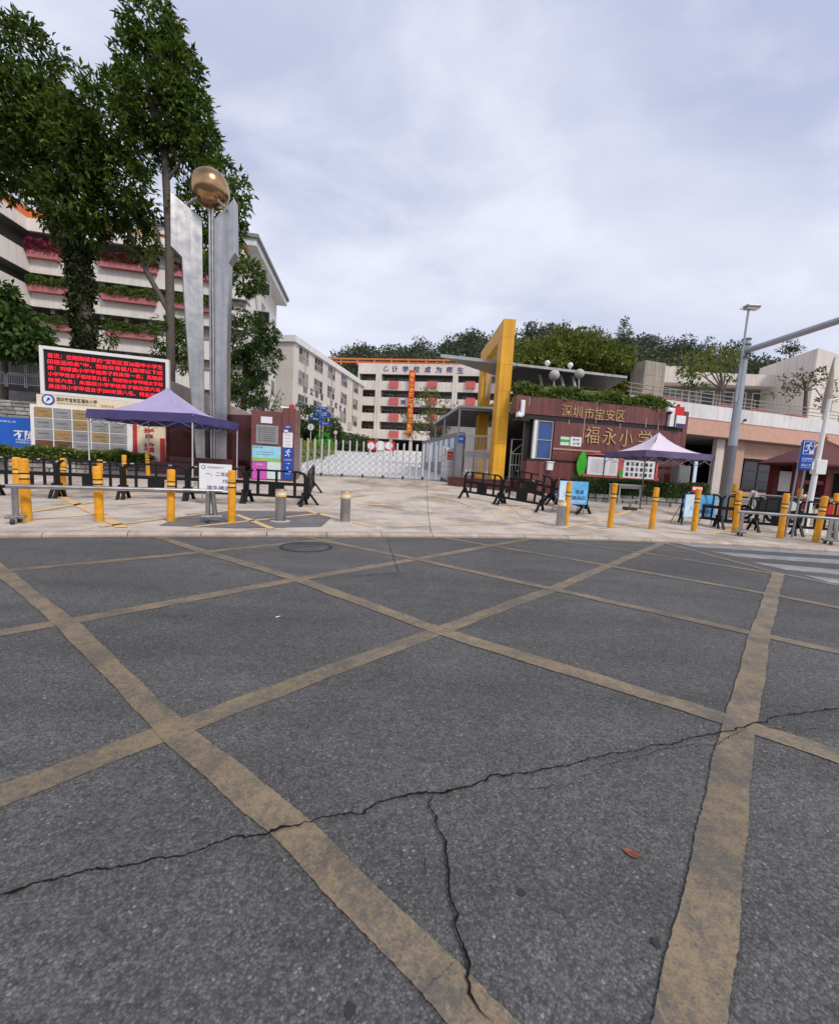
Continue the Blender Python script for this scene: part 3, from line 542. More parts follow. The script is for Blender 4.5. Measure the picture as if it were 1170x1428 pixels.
# skyline trees told apart on the ridge
SKY = [(437 + 45, 488, 9, 9, 'lone small tree at the left end of the wooded ridge', 2), (505, 483, 9, 11, 'second small tree from the left end of the wooded ridge', 2), (548, 487, 14, 10, 'broad low tree on the ridge above the school letters', 1), (585, 478, 13, 12, 'rounded tree on the ridge left of the yellow arch', 1), (657, 464, 14, 9, 'tall flat-topped tree on the ridge just left of the yellow arch', 1), (742, 458, 16, 12, 'spreading tree on the ridge just right of the yellow arch', 1), (782, 462, 14, 10, 'rounded ridge tree above the olive tree crown', 1), (828, 462, 16, 10, 'wide ridge tree above the right side of the olive tree', 1), (871, 464, 12, 20, 'tallest pointed tree on the ridge', 3), (909, 473, 13, 9, 'small rounded ridge tree right of the tallest one', 1), (958, 476, 16, 14, 'feathery tree on the ridge left of the lamp post', 2), (988, 480, 11, 12, 'narrow feathery ridge tree close to the lamp post', 2), (1020, 483, 14, 10, 'low ridge tree directly behind the lamp post', 1), (1103, 482, 15, 10, 'rounded ridge tree under the long pole arm', 1)]
for px, py, rx, ry, lab, kind in SKY:
    YY = 205; c = at(px, py, YY); zb = terrain(c.x, YY); s = YY / FPX; tb = (c.x, YY, zb)
    ls = [(px, py, rx * .8, ry * .8, 0), (px - rx * .6, py + ry * .5, rx * .6, ry * .5, 1), (px + rx * .6, py + ry * .4, rx * .6, ry * .55, -1), (px + random.uniform(-3, 3), py + ry * .9, rx * .7, ry * .5, 0)]
    if kind == 3: ls += [(px, py - ry * .7, rx * .45, ry * .45, 0), (px, py + ry * 1.4, rx, ry * .6, 0)]
    lb = PL(YY, *ls); tree('ridge_tree', lab, 'tree', tb, [([tb, tuple(c)], [.35, .15])] + [([Vector(tb).lerp(c, .5), Vector(q[0])], [.15, .06]) for q in lb], lb, 'leaf_hill_hazed', 'bark', .55 if kind != 2 else .36, 3, 1.0, .5, 'trees along the ridge', .4, .1, .3)

# ================================================================== BUILDINGS
def bx(name, m, parent, x0, x1, y0, y1, z0, z1, bevel=0.): return MB().box(x0, x1, y0, y1, z0, z1).build(name, m, parent, bevel)
M['curtain'] = mat('curtained_glass', (.30, .29, .27), .2, var=.3, vs=1.5, streak=.3, spec=.6); M['glass_pale'] = mat('pale_glass', (.14, .17, .19), .1, var=.3, vs=.8, spec=.8)
def window(parent, x0, x1, z0, z1, y=0., nx=2, nz=2, fm='frame_grey', gm='glass', t=.06, proud=.05, name='window'):
    """frame with mullions standing proud of the wall, panes set behind the frame"""
    mb = MB(); a, b = y - proud, y + .02
    mb.box(x0, x1, a, b, z0, z0 + t).box(x0, x1, a, b, z1 - t, z1).box(x0, x0 + t, a, b, z0 + t, z1 - t).box(x1 - t, x1, a, b, z0 + t, z1 - t)
    xs_ = [x0 + t + (x1 - x0 - 2 * t) * i / nx for i in range(nx + 1)]; zs_ = [z0 + t + (z1 - z0 - 2 * t) * i / nz for i in range(nz + 1)]
    for q in xs_[1:-1]: mb.box(q - t * .4, q + t * .4, a + .004, b, z0 + t, z1 - t)
    for q in zs_[1:-1]: mb.box(x0 + t, x1 - t, a + .008, b, q - t * .4, q + t * .4)
    w_ = mb.build(name, fm, parent)
    for i in range(nx):
        for j in range(nz): bx('pane', random.choice([gm, gm, 'curtain', 'glass_pale', 'glass_dark']) if gm == 'glass' else gm, w_, xs_[i] + t * .4, xs_[i + 1] - t * .4, y - .012, y + .01, zs_[j] + t * .4, zs_[j + 1] - t * .4)
    return w_

# ---- main school block with open corridors
F = Frame(at(498, 600, 87), at(700, 600, 82.5), hz(0, 84)); Z = lambda y, px=565: F.uv(px, y)[1]
b = thing('school_block', 'cream four-storey school block with open corridors and blue lettering', 'building', F.loc, F.rz); Wd = F.len + 6; D = 2.4
ops = [(522, 531.5), (544.5, 554.5), (566.7, 577.3), (589, 600)]; edges = [507] + [q for o in ops for q in o] + [613]
bx('fascia', 'cream', b, 0, Wd, 0, .3, Z(522), Z(507)); bx('roof_slab', 'soffit', b, 0, Wd, .3, 12, Z(520), Z(512))
for i, (a, c) in enumerate(ops):
    nxt = ops[i + 1][0] if i < 3 else 613
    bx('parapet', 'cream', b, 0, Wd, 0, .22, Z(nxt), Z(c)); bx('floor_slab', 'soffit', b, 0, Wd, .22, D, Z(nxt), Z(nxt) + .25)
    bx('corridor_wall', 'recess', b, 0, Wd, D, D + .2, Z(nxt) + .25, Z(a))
    for q in range(int(Wd / 3.4)):
        x0 = 1 + q * 3.4
        if q % 4 == 3: bx('door', 'pav_red', b, x0, x0 + 1.1, D - .05, D - .002, Z(nxt) + .25, Z(nxt) + 2.4)
        else: window(b, x0, x0 + 2.4, Z(nxt) + 1.2, Z(nxt) + 2.75, D, 3, 1, 'frame_white', 'glass_dark', .08)
for px in (523, 527, 629, 632.5, 667, 671):
    u = F.u(px); bx('column', 'cream', b, u - .28, u + .28, -.16, -.003, Z(613), Z(520))
u = F.u(521); bx('bay_wall', 'cream', b, F.u(521), F.u(528.5), .001, D, Z(613), Z(522))
for px in (505, 525, 545, 573, 600, 630, 655, 680):
    u = F.u(px); bx('ground_column', 'cream', b, u - .3, u + .3, .3, .9, 0, Z(613))
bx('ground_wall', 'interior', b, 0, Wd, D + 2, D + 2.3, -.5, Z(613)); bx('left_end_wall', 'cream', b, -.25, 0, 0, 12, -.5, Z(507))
zt, zb = Z(499.3), Z(501.3)   # orange pergola on the roof
bx('pergola_beam', 'orange', b, -9, Wd, .4, .8, zb, zt); bx('pergola_beam', 'orange', b, -9, Wd, 3, 3.4, zb, zt)
for i in range(14): u = -8 + i * 3.6; bx('pergola_post', 'orange', b, u, u + .3, .45, .75, Z(509), zb)
for ch, px in zip('让学校成为师生', (551, 565.5, 581, 596.5, 612, 627, 642)): u, z = F.uv(px, 514.3 + (px - 551) * .02); text(ch, None, 1.25, u, -.06, z, 'navy', b, 'letter', .02, .05)
for ch, px in (('诚', 562), ('信', 636)): u, z = F.uv(px, 560.5); text(ch, None, 1.0, u, -.06, z, 'navy', b, 'letter', .02, .05)
u, z = F.uv(538, 514.5); text('C', None, 1.1, u, -.05, z, 'ink_grey', b, 'emblem', .03, .04, .5)
for px, rows in ((549.5, (536.5, 559.5, 582, 605.5)), (603, (536.5, 559.5, 582)), (656, (537, 560))):
    for y in rows: u, z = F.uv(px, y); bx('red_box', 'red_box', b, u - .95, u + .95, -.45, -.003, z - .65, z + .65)
u0, z0 = F.uv(572, 519); u1, z1 = F.uv(580, 519); zb = F.uv(574, 609)[1]
t = thing('vertical_banner', 'long red vertical banner with yellow writing hung on the school block', 'banner', F.world(u0, -.75, zb), F.rz)
H_ = z0 + .2 - zb; mb = MB(); k = 12
mb.add([(x, .05 * math.sin(i * .9), H_ * i / k) for i in range(k + 1) for x in (0, u1 - u0)], [(2 * i, 2 * i + 1, 2 * i + 3, 2 * i + 2) for i in range(k)]); o = mb.build('cloth', 'redcloth', t); o.modifiers.new('solid', 'SOLIDIFY').thickness = .02
MB().tube([(-.1, 0, H_), (u1 - u0 + .1, 0, H_)], .04).build('rod', 'steel_dark', t)
for i, ch in enumerate('福永小学努力成为师生家园'): text(ch, None, .85, (u1 - u0) / 2, -.09, H_ - .8 - i * (H_ - 1.3) / 11.6, 'yellow_letter', t, 'letter', .02)

# ---- left wing
F = Frame(at(407, 600, 58), at(504, 600, 87), hz(0, 60)); Z = lambda y, px=422: F.uv(px, y)[1]
b = thing('school_wing', 'beige wing with three rows of windows running back from the gate', 'building', F.loc, F.rz); zt = 14.6 + F.z0 - hz(0, 60); zt = (F.uv(407, 466)[1] + F.uv(500, 541)[1]) / 2
bx('wall', 'cream2', b, 0, F.len, 0, 9, -1.5, zt); bx('parapet_cap', 'white_wall', b, -.35, F.len + .1, -.35, 9.2, zt + .01, zt + .85); bx('roof_block', 'cream2', b, F.len - 8, F.len + 1.5, 2, 8, zt + .86, zt + 2.0)
sl = (F.uv(500, 541)[1] - F.uv(407, 466)[1]) / F.len
cols = [(422, 6), (443, 6), (461, 6), (479, 6), (495, 6)]; MY = {422: (490, 522.2, 554.4), 443: (505.5, 535.5, 565.5), 461: (517.8, 545.5, 573.3), 479: (532.2, 557.8, 583.3), 495: (543.8, 567.8, 591.8)}; rowz = [sum(F.uv(k, q[i])[1] for k, q in MY.items()) / 5 for i in range(3)]; rowz.append(2 * rowz[2] - rowz[1])
for px, wd in cols:
    u = F.u(px, 560)
    for i, z in enumerate(rowz): window(b, u - 1.55, u + 1.55, z - 1.1, z + .95, 0, 3, 2, 'frame_grey', 'glass', .09)
for px, i in ((433, 2), (452, 2), (468, 2), (487, 2), (433, 3)):
    u = F.u(px, 570); bx('air_conditioner', 'frame_grey', b, u - .6, u + .6, -.5, -.003, rowz[i] - 2.1, rowz[i] - .7)
[MB().tube([(q_, -.08, -1), (q_, -.08, zt)], .06, 6).build('drain_pipe', 'frame_grey', b) for q_ in (3.5, F.len * .45, F.len * .8)]
bx('canopy_ledge', 'white_wall', b, 0, F.len, -.8, -.003, rowz[2] - 2.75, rowz[2] - 2.5)
for ch, px, py in zip('自立自强求实求真', (425.5, 434.5, 441.5, 448.5, 462, 468.5, 474.5, 480.5), (542.5, 545.5, 549.5, 553.5, 562, 565.5, 569, 572)): u, z = F.uv(px, py); text(ch, 1.0, 1.05, u, -.06, z, 'navy', b, 'letter', .015, .05)

# ---- balcony building on the left
F = Frame(at(45, 450, 35), at(342, 450, 38.2), hz(0, 30)); Z = lambda y, px=50: F.uv(px, y)[1]
b = thing('balcony_building', 'white building with long planted balconies behind the tall trees', 'building', F.loc, F.rz)
G2 = Frame(at(-70, 450, 28.5), at(45, 450, 35), F.z0)
S = [Z(352), Z(399), Z(450)]; dz = S[0] - S[1]; S += [S[2] - dz * (i + 1) for i in range(2)]
ang = G2.rz - F.rz
def wingbox(name, m, z0, z1, y0, y1):   # front run plus the bent left run of one balcony edge
    mb = MB().box(0, F.len, y0, y1, z0, z1)
    A = F.local(G2.world(0, y0, 0)); B = F.local(G2.world(0, y1, 0)); mb.prism([(A.x, A.y, z0), (-.004, y0, z0), (-.004, y1, z0), (B.x, B.y, z0)], (0, 0, z1 - z0)); return mb.build(name, m, b)
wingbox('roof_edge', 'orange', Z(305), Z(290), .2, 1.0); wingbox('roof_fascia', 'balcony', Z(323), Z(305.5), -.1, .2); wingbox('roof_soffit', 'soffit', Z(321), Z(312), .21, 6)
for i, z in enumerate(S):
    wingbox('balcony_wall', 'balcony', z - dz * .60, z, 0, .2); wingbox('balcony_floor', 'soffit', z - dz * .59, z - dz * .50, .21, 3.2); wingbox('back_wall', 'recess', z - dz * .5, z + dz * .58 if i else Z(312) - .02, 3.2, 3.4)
    MB().tube([(0, .1, z + .3), (F.len, .1, z + .3)], .035).build('handrail', 'frame_grey', b)
    for k in range(9): u = 1.2 + k * F.len / 9; bx('beam', 'soffit', b, u, u + .3, .25, 3.19, z - dz * .74, z - dz * .595)
    for k in range(5): window(b, 2.5 + k * F.len / 5, 4.9 + k * F.len / 5, z + .1, z + 1.35, 3.2, 2, 1, 'frame_grey', 'glass_dark', .07)
for i, rng_px in enumerate([((32, 86), (141, 220), (240, 300)), ((34, 98), (143, 218), (242, 300)), ((48, 112), (150, 218))]):
    for j, (a, c) in enumerate(rng_px):
        u0, u1 = max(.05, F.uv(a, 400)[0]), F.uv(c, 400)[0]; z = S[i]
        p = bx('flower_box', 'pink', b, u0, u1, -.42, -.003, z - .50, z + .02)
        vv, ff = box_leaves(u0, u1, -.5, .1, z - .05, z + (.55 if (i, j) != (0, 0) else .8), int(420 * (u1 - u0)), .2, .09, .12)
        np_mesh('planting', vv, ff, ('flower' if i == 0 and j == 0 else 'leaf_red' if i == 0 else 'leaf_hedge'), p)
F2 = Frame(at(344, 420, 39), at(386, 420, 51), hz(0, 40)); zt = F2.uv(346, 337)[1]
g = thing('gabled_block', 'cream end block with overhanging cornice right of the sculpture', 'building', F2.loc, F2.rz)
bx('wall', 'balcony', g, 0, F2.len, 0, 9, -2, zt - .9); bx('cornice', 'white_wall', g, -1.2, F2.len + .5, -1.1, 9.3, zt - .899, zt - .3); bx('roof_edge', 'soffit', g, -1.4, F2.len + .7, -1.3, 9.5, zt - .299, zt)
for i in range(4):
    for k in range(2): window(g, 5 + k * 5, 6.6 + k * 5, zt - 5 - 3.4 * i, zt - 3.3 - 3.4 * i, 0, 2, 1, 'frame_grey', 'glass', .08)

# ---- right building: terrace over a peach arcade
F = Frame(at(872, 600, 19.7), at(1180, 600, 24.2), hz(0, 19.5)); Z = lambda y, px=960: F.uv(px, y)[1]
b = thing('terrace_building', 'building with white terrace wall over a peach tiled arcade at right', 'building', F.loc, F.rz); Wd = F.len + 14
zw, zp, zs = Z(561), Z(581.5), Z(604.5)
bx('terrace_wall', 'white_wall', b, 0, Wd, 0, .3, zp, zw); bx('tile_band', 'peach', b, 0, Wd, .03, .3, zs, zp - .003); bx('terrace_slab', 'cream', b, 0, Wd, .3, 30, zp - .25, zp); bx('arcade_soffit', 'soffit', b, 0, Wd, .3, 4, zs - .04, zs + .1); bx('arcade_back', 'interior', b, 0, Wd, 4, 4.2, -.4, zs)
bx('lintel_wall', 'peach2', b, F.uv(1006, 650, .7)[0], Wd, .7, 1.0, zs - .9, zs - .045)
for a, c, m_ in ((995, 1006, 'cream2'), (1010, 1034, 'peach2')): bx('column', m_, b, F.uv(a, 660, .5)[0], F.uv(c, 660, .5)[0], .5, .75, -.4, zs - .042)
w0, w1 = F.uv(1036, 650, 1.0)[0], F.uv(1150, 650, 1.0)[0]; window(b, w0, w1, .35, zs - .91, 1.0, 6, 3, 'dark', 'glass_dark', .09)
bx('sill_wall', 'peach2', b, w0, w1, .9, 1.2, -.4, .345)
lamp = F.uv(1037, 586); MB().sphere((lamp[0], -.08, lamp[1]), .07).build('bulkhead_lamp', 'dark', b)
# terrace railing: three rails on posts
r = thing('terrace_railing', 'cream metal railing along the terrace edge at right', 'railing', F.world(0, .15, zw), F.rz)
for z in (.2, .38, .58): MB().tube([(0, 0, z), (Wd, 0, z)], .022, 6).build('rail', 'block', r)
for i in range(int(Wd / 1.35)): MB().tube([(i * 1.35 + .2, 0, 0), (i * 1.35 + .2, 0, .58)], .026, 6).build('post', 'block', r)
def onterr(px, py, y): return F.world(F.uv(px, py, y)[0], y, zp)
for px, lab in ((944 - 12, 'pink plant box on the terrace, furthest left'), (1007, 'pink plant box on the terrace left of the big pole'), (1052, 'pink plant box on the terrace right of the big pole'), (1108, 'pink plant box on the terrace furthest right')):
    p = onterr(px, 552, 1.6); q = thing('terrace_planter', lab, 'planter', p, F.rz, 'pink planters on the terrace'); mb = MB().box(-.6, .6, -.3, .3, 0, 1.05); mb.build('box', 'pink', q, .02); bx('rim', 'pink', q, -.64, .64, -.34, .34, 1.051, 1.13); bx('soil', 'soil', q, -.55, .55, -.25, .25, 1.131, 1.15)
def ttree(px, py, spread, lab, leafm, dens, lbs, YY):
    p = at(px, 560, YY); tb = (p.x, p.y, F.z0 + zp); lb = PL(YY, *lbs)
    tree('terrace_tree', lab, 'tree', tb, [([tb, at(px - 4, 545, YY), at(px - 9, py, YY)], [.13, .1, .05])] + scatter_branches(YY, at(px - 4, 545, YY), lb, .06), lb, leafm, 'bark_grey', dens, 4, .26, .10, 'trees on the terrace', .5, .1, .2)
ttree(1012, 505, 40, 'spreading leafy terrace tree left of the big pole', 'leaf_olive', 8, [(965, 508, 28, 12, 0), (1000, 498, 30, 14, .6), (985, 518, 24, 9, -.4), (1018, 505, 20, 10, .3), (958, 520, 16, 7, 0), (1022, 525, 10, 6, 0)], 29)
ttree(1128, 525, 40, 'sparse brownish terrace tree at the right edge', 'leaf_dull', 5, [(1110, 530, 28, 7, 0), (1140, 522, 22, 8, .5), (1160, 535, 16, 10, 0), (1095, 548, 24, 6, -.3), (1150, 560, 16, 8, .3)], 27)
lb = PL(26, (962, 530, 14, 9, 0), (975, 540, 16, 8, 0)); p = at(968, 560, 26); tb = (p.x, p.y, F.z0 + zp)
tree('terrace_shrub', 'dark small shrub behind the terrace railing near the concrete block', 'shrub', tb, [([tb, at(968, 535, 26)], [.08, .04])], lb, 'leaf_c', 'bark', 9, 4, .24, .09)
# long low building behind the terrace
F3 = Frame(at(915, 520, 36), at(1190, 520, 35), F.z0 + zp); Z3 = lambda y, px=960: F3.uv(px, y)[1]
b3 = thing('upper_building', 'long low cream building with flat fascia behind the terrace', 'building', F3.loc, F3.rz)
bx('fascia', 'cream', b3, 0, F3.len + 6, 0, 1.2, Z3(534), Z3(518)); bx('raised_corner', 'cream', b3, .6, 2.6, .001, 1.1, Z3(518) + .001, Z3(511)); bx('wall', 'recess', b3, 0, F3.len + 6, 1.6, 1.9, 0, Z3(534)); bx('roof', 'cream', b3, 0, F3.len + 6, 1.2, 9, Z3(532), Z3(521))
for k in range(7): window(b3, 1 + k * 2.7, 3.2 + k * 2.7, .9, Z3(538), 1.6, 2, 1, 'frame_white', 'glass', .08)
p0, p1, p2 = at(1103, 500, 34), at(1139, 500, 31.5), at(1200, 500, 34); zb = F.z0 + zp; z_t = at(1139, 485, 31.5).z
t = thing('stair_tower', 'plain cream block rising at the right edge above the terrace', 'building', (p1.x, p1.y, zb)); o = Vector((p1.x, p1.y, zb))
MB().prism([Vector((p.x, p.y, zb)) - o for p in (p0, p1, p2, Vector((p1.x + .6, p1.y + 6, 0)))], (0, 0, z_t - zb)).build('wall', 'cream', t)
p = at(902, 530, 28); t = thing('concrete_block', 'square weathered concrete block standing on the terrace', 'block', (p.x, p.y, F.z0 + zp), F.rz); zt = at(902, 507, 28).z - F.z0 - zp
bx('body', 'block', t, -.85, .85, -.6, .6, 0, zt, .02)
for i in range(1, 5): bx('groove', 'recess', t, -.853, .853, -.604, -.59, zt * i / 5, zt * i / 5 + .02)
p = at(1152, 560, 24.5); t = thing('closed_parasol', 'furled beige parasol standing on the terrace at right', 'parasol', (p.x, p.y, F.z0 + zp)); H_ = at(1160, 497, 24.5).z - F.z0 - zp
MB().tube([(0, 0, 0), (.12, 0, H_)], .03).build('pole', 'frame_grey', t); mb = MB(); mb.lathe([(.20, H_ * .28), (.24, H_ * .33), (.19, H_ * .55), (.10, H_ * .82), (.02, H_ * .98)], 9, (.06, 0, 0)); mb.build('cloth', 'block', t); MB().lathe([(.3, 0), (.3, .1), (.05, .12)], 14).build('base', 'dark', t)
# ---- dark red pavilion at the right edge
p = at(1100, 700, 17.2); q = thing('red_pavilion', 'dark red timber pavilion with sloping roof at the right edge', 'pavilion', (p.x, p.y, hz(p.x, p.y)), R(8)); g = hz(p.x, p.y)
ze, za = at(1076, 646, 17).z - g, at(1150, 616, 17.8).z - g; xa = at(1150, 640, 17.8).x - p.x
for x in (.25, xa - .14, 2 * xa - .5):
    for y in (0, 1.0): bx('post', 'pav_red', q, x, x + .26, y, y + .26, 0, ze + .1)
bx('lintel', 'pav_red', q, .2, 2 * xa - .2, -.03, .25, ze - .22, ze + .12); bx('lattice_panel', 'pav_red', q, .52, xa - .15, .05, .12, ze - .75, ze - .6); bx('back_panel', 'interior', q, .52, 2 * xa - .5, 1.3, 1.4, 0, ze)
mb = MB()
for a_, b_ in (((-.35, -.4), (2 * xa + .35, -.4)), ((-.35, 1.3), (-.35, -.4)), ((2 * xa + .35, -.4), (2 * xa + .35, 1.3)), ((2 * xa + .35, 1.3), (-.35, 1.3))): mb.prism([(a_[0], a_[1], ze), (b_[0], b_[1], ze), (xa, .45, za)], (0, 0, .09))
mb.build('roof', 'pav_red', q)
for a_ in ((-.37, -.42), (2 * xa + .37, -.42)): MB().tube([(a_[0], a_[1], ze + .1), (xa, .44, za + .14)], .04).build('ridge_tile', 'peach2', q)
MB().sphere((xa, .44, za + .2), .13).build('finial', 'red_box', q); bx('notice', 'paper', q, .75, 1.5, 1.2, 1.29, .7, 1.6)

# ================================================================== ENTRANCE, LEFT SIDE
# ---- retaining wall with fence, far left
F = Frame(at(-70, 560, 18.3), at(62, 560, 18.9), hz(0, 18.5)); zt = F.uv(20, 558)[1]
t = thing('retaining_wall', 'grey stone retaining wall at the left edge behind the blue billboard', 'wall', F.loc, F.rz); bx('core', 'mortar', t, 0, F.len + 3, .1, .6, -.3, zt - .02)
def stone_face(parent, x0, x1, z0, z1, y, hh, ww, dep=.12, mats=('stone', 'stone2')):
    z = z0; row = 0
    while z < z1 - .02:
        h = min(hh * random.uniform(.8, 1.2), z1 - z); x = x0 - (.3 * ww if row % 2 else 0)
        while x < x1:
            wv = ww * random.uniform(.6, 1.4); a, c = max(x, x0), min(x + wv, x1)
            if c - a > .05:
                j = lambda k=.012: random.uniform(-k, k); g = .012; yy = y + random.uniform(-.03, .01); mb = MB()
                f = [(a + g + j(), yy, z + g + j()), (c - g + j(), yy, z + g + j()), (c - g + j(), yy, z + h - g + j()), (a + g + j(), yy, z + h - g + j())]; k = .02
                inn = [(a + g + k, yy - .03, z + g + k), (c - g - k, yy - .03, z + g + k), (c - g - k, yy - .03, z + h - g - k), (a + g + k, yy - .03, z + h - g - k)]
                bk = [(p[0], y + dep, p[2]) for p in f]; mb.add(bk + f + inn, [(0, 1, 5, 4), (1, 2, 6, 5), (2, 3, 7, 6), (3, 0, 4, 7), (4, 5, 9, 8), (5, 6, 10, 9), (6, 7, 11, 10), (7, 4, 8, 11), (8, 9, 10, 11)]); mb.build('stone', random.choice(mats), parent)
            x += wv
        z += h; row += 1
stone_face(t, 1.4, F.len, zt - .95, zt, .06, .16, .42)
def railing(name, lab, F_, u0, u1, y, z0, h, n, rad=.028, m='steel_dark', panels=1, cat='fence', grp=None):
    q = thing(name, lab, cat, F_.world(u0, y, z0), F_.rz, grp); Lp = (u1 - u0) / panels
    for k in range(panels):
        a, c = k * Lp + .04, (k + 1) * Lp - .04
        MB().tube([(a, 0, 0), (a, 0, h - .12), (a + .04, 0, h - .03), (a + .12, 0, h), (c - .12, 0, h), (c - .04, 0, h - .03), (c, 0, h - .12), (c, 0, 0)], rad * 1.25, 6).build('panel_frame', m, q); MB().tube([(a, 0, .14), (c, 0, .14)], rad, 6).build('rail', m, q)
        for i in range(1, n): x = a + (c - a) * i / n; MB().tube([(x, 0, .14), (x, 0, h)], rad * .6, 5, False).build('bar', m, q)
    return q
h1 = F.uv(20, 538)[1] - zt; railing('steel_fence', 'grey steel fence standing on the stone wall at the left edge', F, 1.2, F.len + .6, .35, F.z0 + zt, h1, 8, panels=4)
Fb = Frame(at(-70, 540, 20.2), at(62, 540, 20.6), F.z0); zz = Fb.uv(20, 545)[1]; h2 = Fb.uv(20, 520)[1] - zz; railing('upper_steel_fence', 'pale upper fence behind the first fence at the left edge', Fb, 1.0, Fb.len, 0, F.z0 + zz, h2, 8, m='frame_grey', panels=4)
bx('wall', 'stone2', tag(thing('upper_terrace_wall', 'plain grey wall carrying the upper fence at left edge', 'wall', Fb.loc, Fb.rz)), 0, Fb.len + 1, -.1, .5, -.3, zz - .002)
t = thing('corrugated_shed', 'grey corrugated shed with scalloped roof edge behind the left fences', 'shed', Fb.world(0, .9, 0), Fb.rz); z1, z2 = Fb.uv(20, 530)[1], Fb.uv(20, 492)[1]; mb = MB(); k = 90; Ls = Fb.len
mb.add([(i * Ls / k, .06 * (i % 2), z) for i in range(k + 1) for z in (0, z2 - .35)], [(2 * i, 2 * i + 2, 2 * i + 3, 2 * i + 1) for i in range(k)]); mb.build('sheet', 'grey_sheet', t)
for i in range(14): MB().tube([(i * Ls / 14 + .05, -.15, z2 - .35), (i * Ls / 14 + Ls / 28, -.2, z2 - .1), ((i + 1) * Ls / 14 - .05, -.15, z2 - .35)], .09, 6).build('roof_scallop', 'frame_grey', t)
bx('roof', 'frame_grey', t, 0, Ls, -.1, 3, z2 - .3, z2 - .05)
# ---- blue billboard
F = Frame(at(-70, 600, 16.3), at(45, 600, 16.9), hz(0, 16.5)); za, zb = F.uv(20, 628)[1], F.uv(20, 582)[1]
t = thing('blue_billboard', 'blue billboard with white writing at the left edge', 'billboard', F.loc, F.rz); bx('panel', 'blue_board', t, 0, F.len, 0, .1, za, zb)
for x in (.4, F.len / 2, F.len - .4): bx('post', 'steel_dark', t, x - .04, x + .04, .101, .18, -.2, zb)
u, z = F.uv(34, 606); text('不随', None, .36, u, -.012, z, 'white', t, bold=.02)
for px, py, wdt in ((33, 613.5, .55), (33, 617, .55), (4, 587, .9)): u, z = F.uv(px, py); text('文明健康生活', wdt, .07, u, -.012, z, 'paper', t)
# ---- LED screen
F = Frame(at(56.5, 520, 17.3), at(236, 520, 18.6), hz(0, 18.5)); zl = F.uv(57, 549)[1]; zr = F.uv(57, 481.5)[1]; H_ = zr - zl
t = thing('led_screen', 'large red LED text screen in white frame on two posts', 'screen', F.loc, F.rz); fw = .13
bx('cabinet', 'led_back', t, fw, F.len - fw, .02, .35, zl + fw, zr - fw)
for x0, x1, z0, z1 in ((0, F.len, zl, zl + fw), (0, F.len, zr - fw, zr), (0, fw, zl + fw, zr - fw), (F.len - fw, F.len, zl + fw, zr - fw)): bx('frame_bar', 'white', t, x0, x1, -.05, .16, z0, z1)
for px in (82, 215): u = F.u(px); bx('post', 'steel_dark', t, u - .08, u + .08, .1, .26, -.3, zl)
LED = ['喜讯：在刚刚结束的“宝安区第28届中小学生', '田径运动会”中，我校体育健儿取得以下成', '绩：刘睿鑫小学甲组男子跳高第一名；吴锦辰', '小学甲组女子铅球第九名；何欣怡小学甲组女子标', '枪第六名；朱嘉欣小学甲组男子跳远第六名；', '吴佳琪小学甲组女子200米第八名。特此祝贺！']
rowh = (H_ - 2 * fw - .2) / 6
for i, s in enumerate(LED): text(s, F.len - 2 * fw - .25, rowh * .74, F.len / 2, 0.0, zr - fw - .1 - rowh * (i + .5), 'led', t, bold=.002)
# ---- honour board
F = Frame(at(43, 600, 16.6), at(230, 600, 17.7), hz(0, 17)); zt, zb = F.uv(45, 563)[1], F.uv(45, 640)[1]; zh = F.uv(52, 549)[1]; xe = F.u(187)
t = thing('honour_board', 'cream and white honour board with rows of silver and gold plaques', 'notice board', F.loc, F.rz)
bx('header', 'cream_board', t, F.u(52), F.u(206), .02, .14, zt, zh); bx('back_panel', 'white', t, 0, xe, 0, .12, zb, zt - .003); bx('side_panel', 'cream_board', t, xe + .003, F.len, .01, .12, zb, zt + .05)
c0, c1 = F.u(48), F.u(178); cw = (c1 - c0) / 5; rh = (F.uv(50, 565)[1] - F.uv(50, 626)[1]) / 4; ztp = zt - .08
kinds = ['gsgsg', 'ssgss', 'sgsgs', 'dds' + 'ss']
for i in range(4):
    for j in range(5):
        m_ = {'g': 'plaque_gold', 's': 'plaque_silver', 'd': 'plaque_dim'}[kinds[i][j]]; x = c0 + j * cw; z = ztp - (i + 1) * rh
        p = bx('plaque', m_, t, x + .03, x + cw - .03, -.03, -.002, z + .03, z + rh - .02, .006)
        text('先进单位' if j % 2 else '示范学校', cw * .55, .07, x + cw / 2, -.034, z + rh * .55, 'ink_red' if (i + j) % 3 == 0 else 'ink', p, 'engraving'); text('宝安区教育局', cw * .3, .03, x + cw * .62, -.034, z + rh * .25, 'ink', p, 'engraving')
for j in range(6): x = c0 + j * cw; bx('divider', 'white', t, x - .018, x + .018, -.026, -.001, zb, ztp)
u, z = F.uv(67, 557); e = MB().disc((u, .0, z), .22, .019, 28).build('emblem', 'blue', t); MB().disc((u, -.008, z), .16, .007, 28).build('emblem_ring', 'paper', e); MB().prism([(u - .06, -.016, z - .10), (u + .02, -.016, z - .02), (u + .10, -.016, z + .02), (u + .02, -.016, z + .10), (u - .02, -.016, z + .04)], (0, .007, 0)).build('emblem_mark', 'blue', e)
u, z = F.uv(107, 558.5); text('深圳市宝安区福永小学', F.u(135) - F.u(78.5), .17, u, .006, z, 'ink', t, bold=.015); text('SHENZHEN BAOAN FUYONG PRIMARY SCHOOL', F.u(133) - F.u(78.5), .05, u, .006, z - .15, 'ink', t)
u, z = F.uv(150, 566.5); text('成就未来', .5, .1, u, -.006, z, 'ink_red', t); bx('red_stripe', 'red', t, F.u(160), F.u(205), -.02, .018, zt - .06, zt + .045)
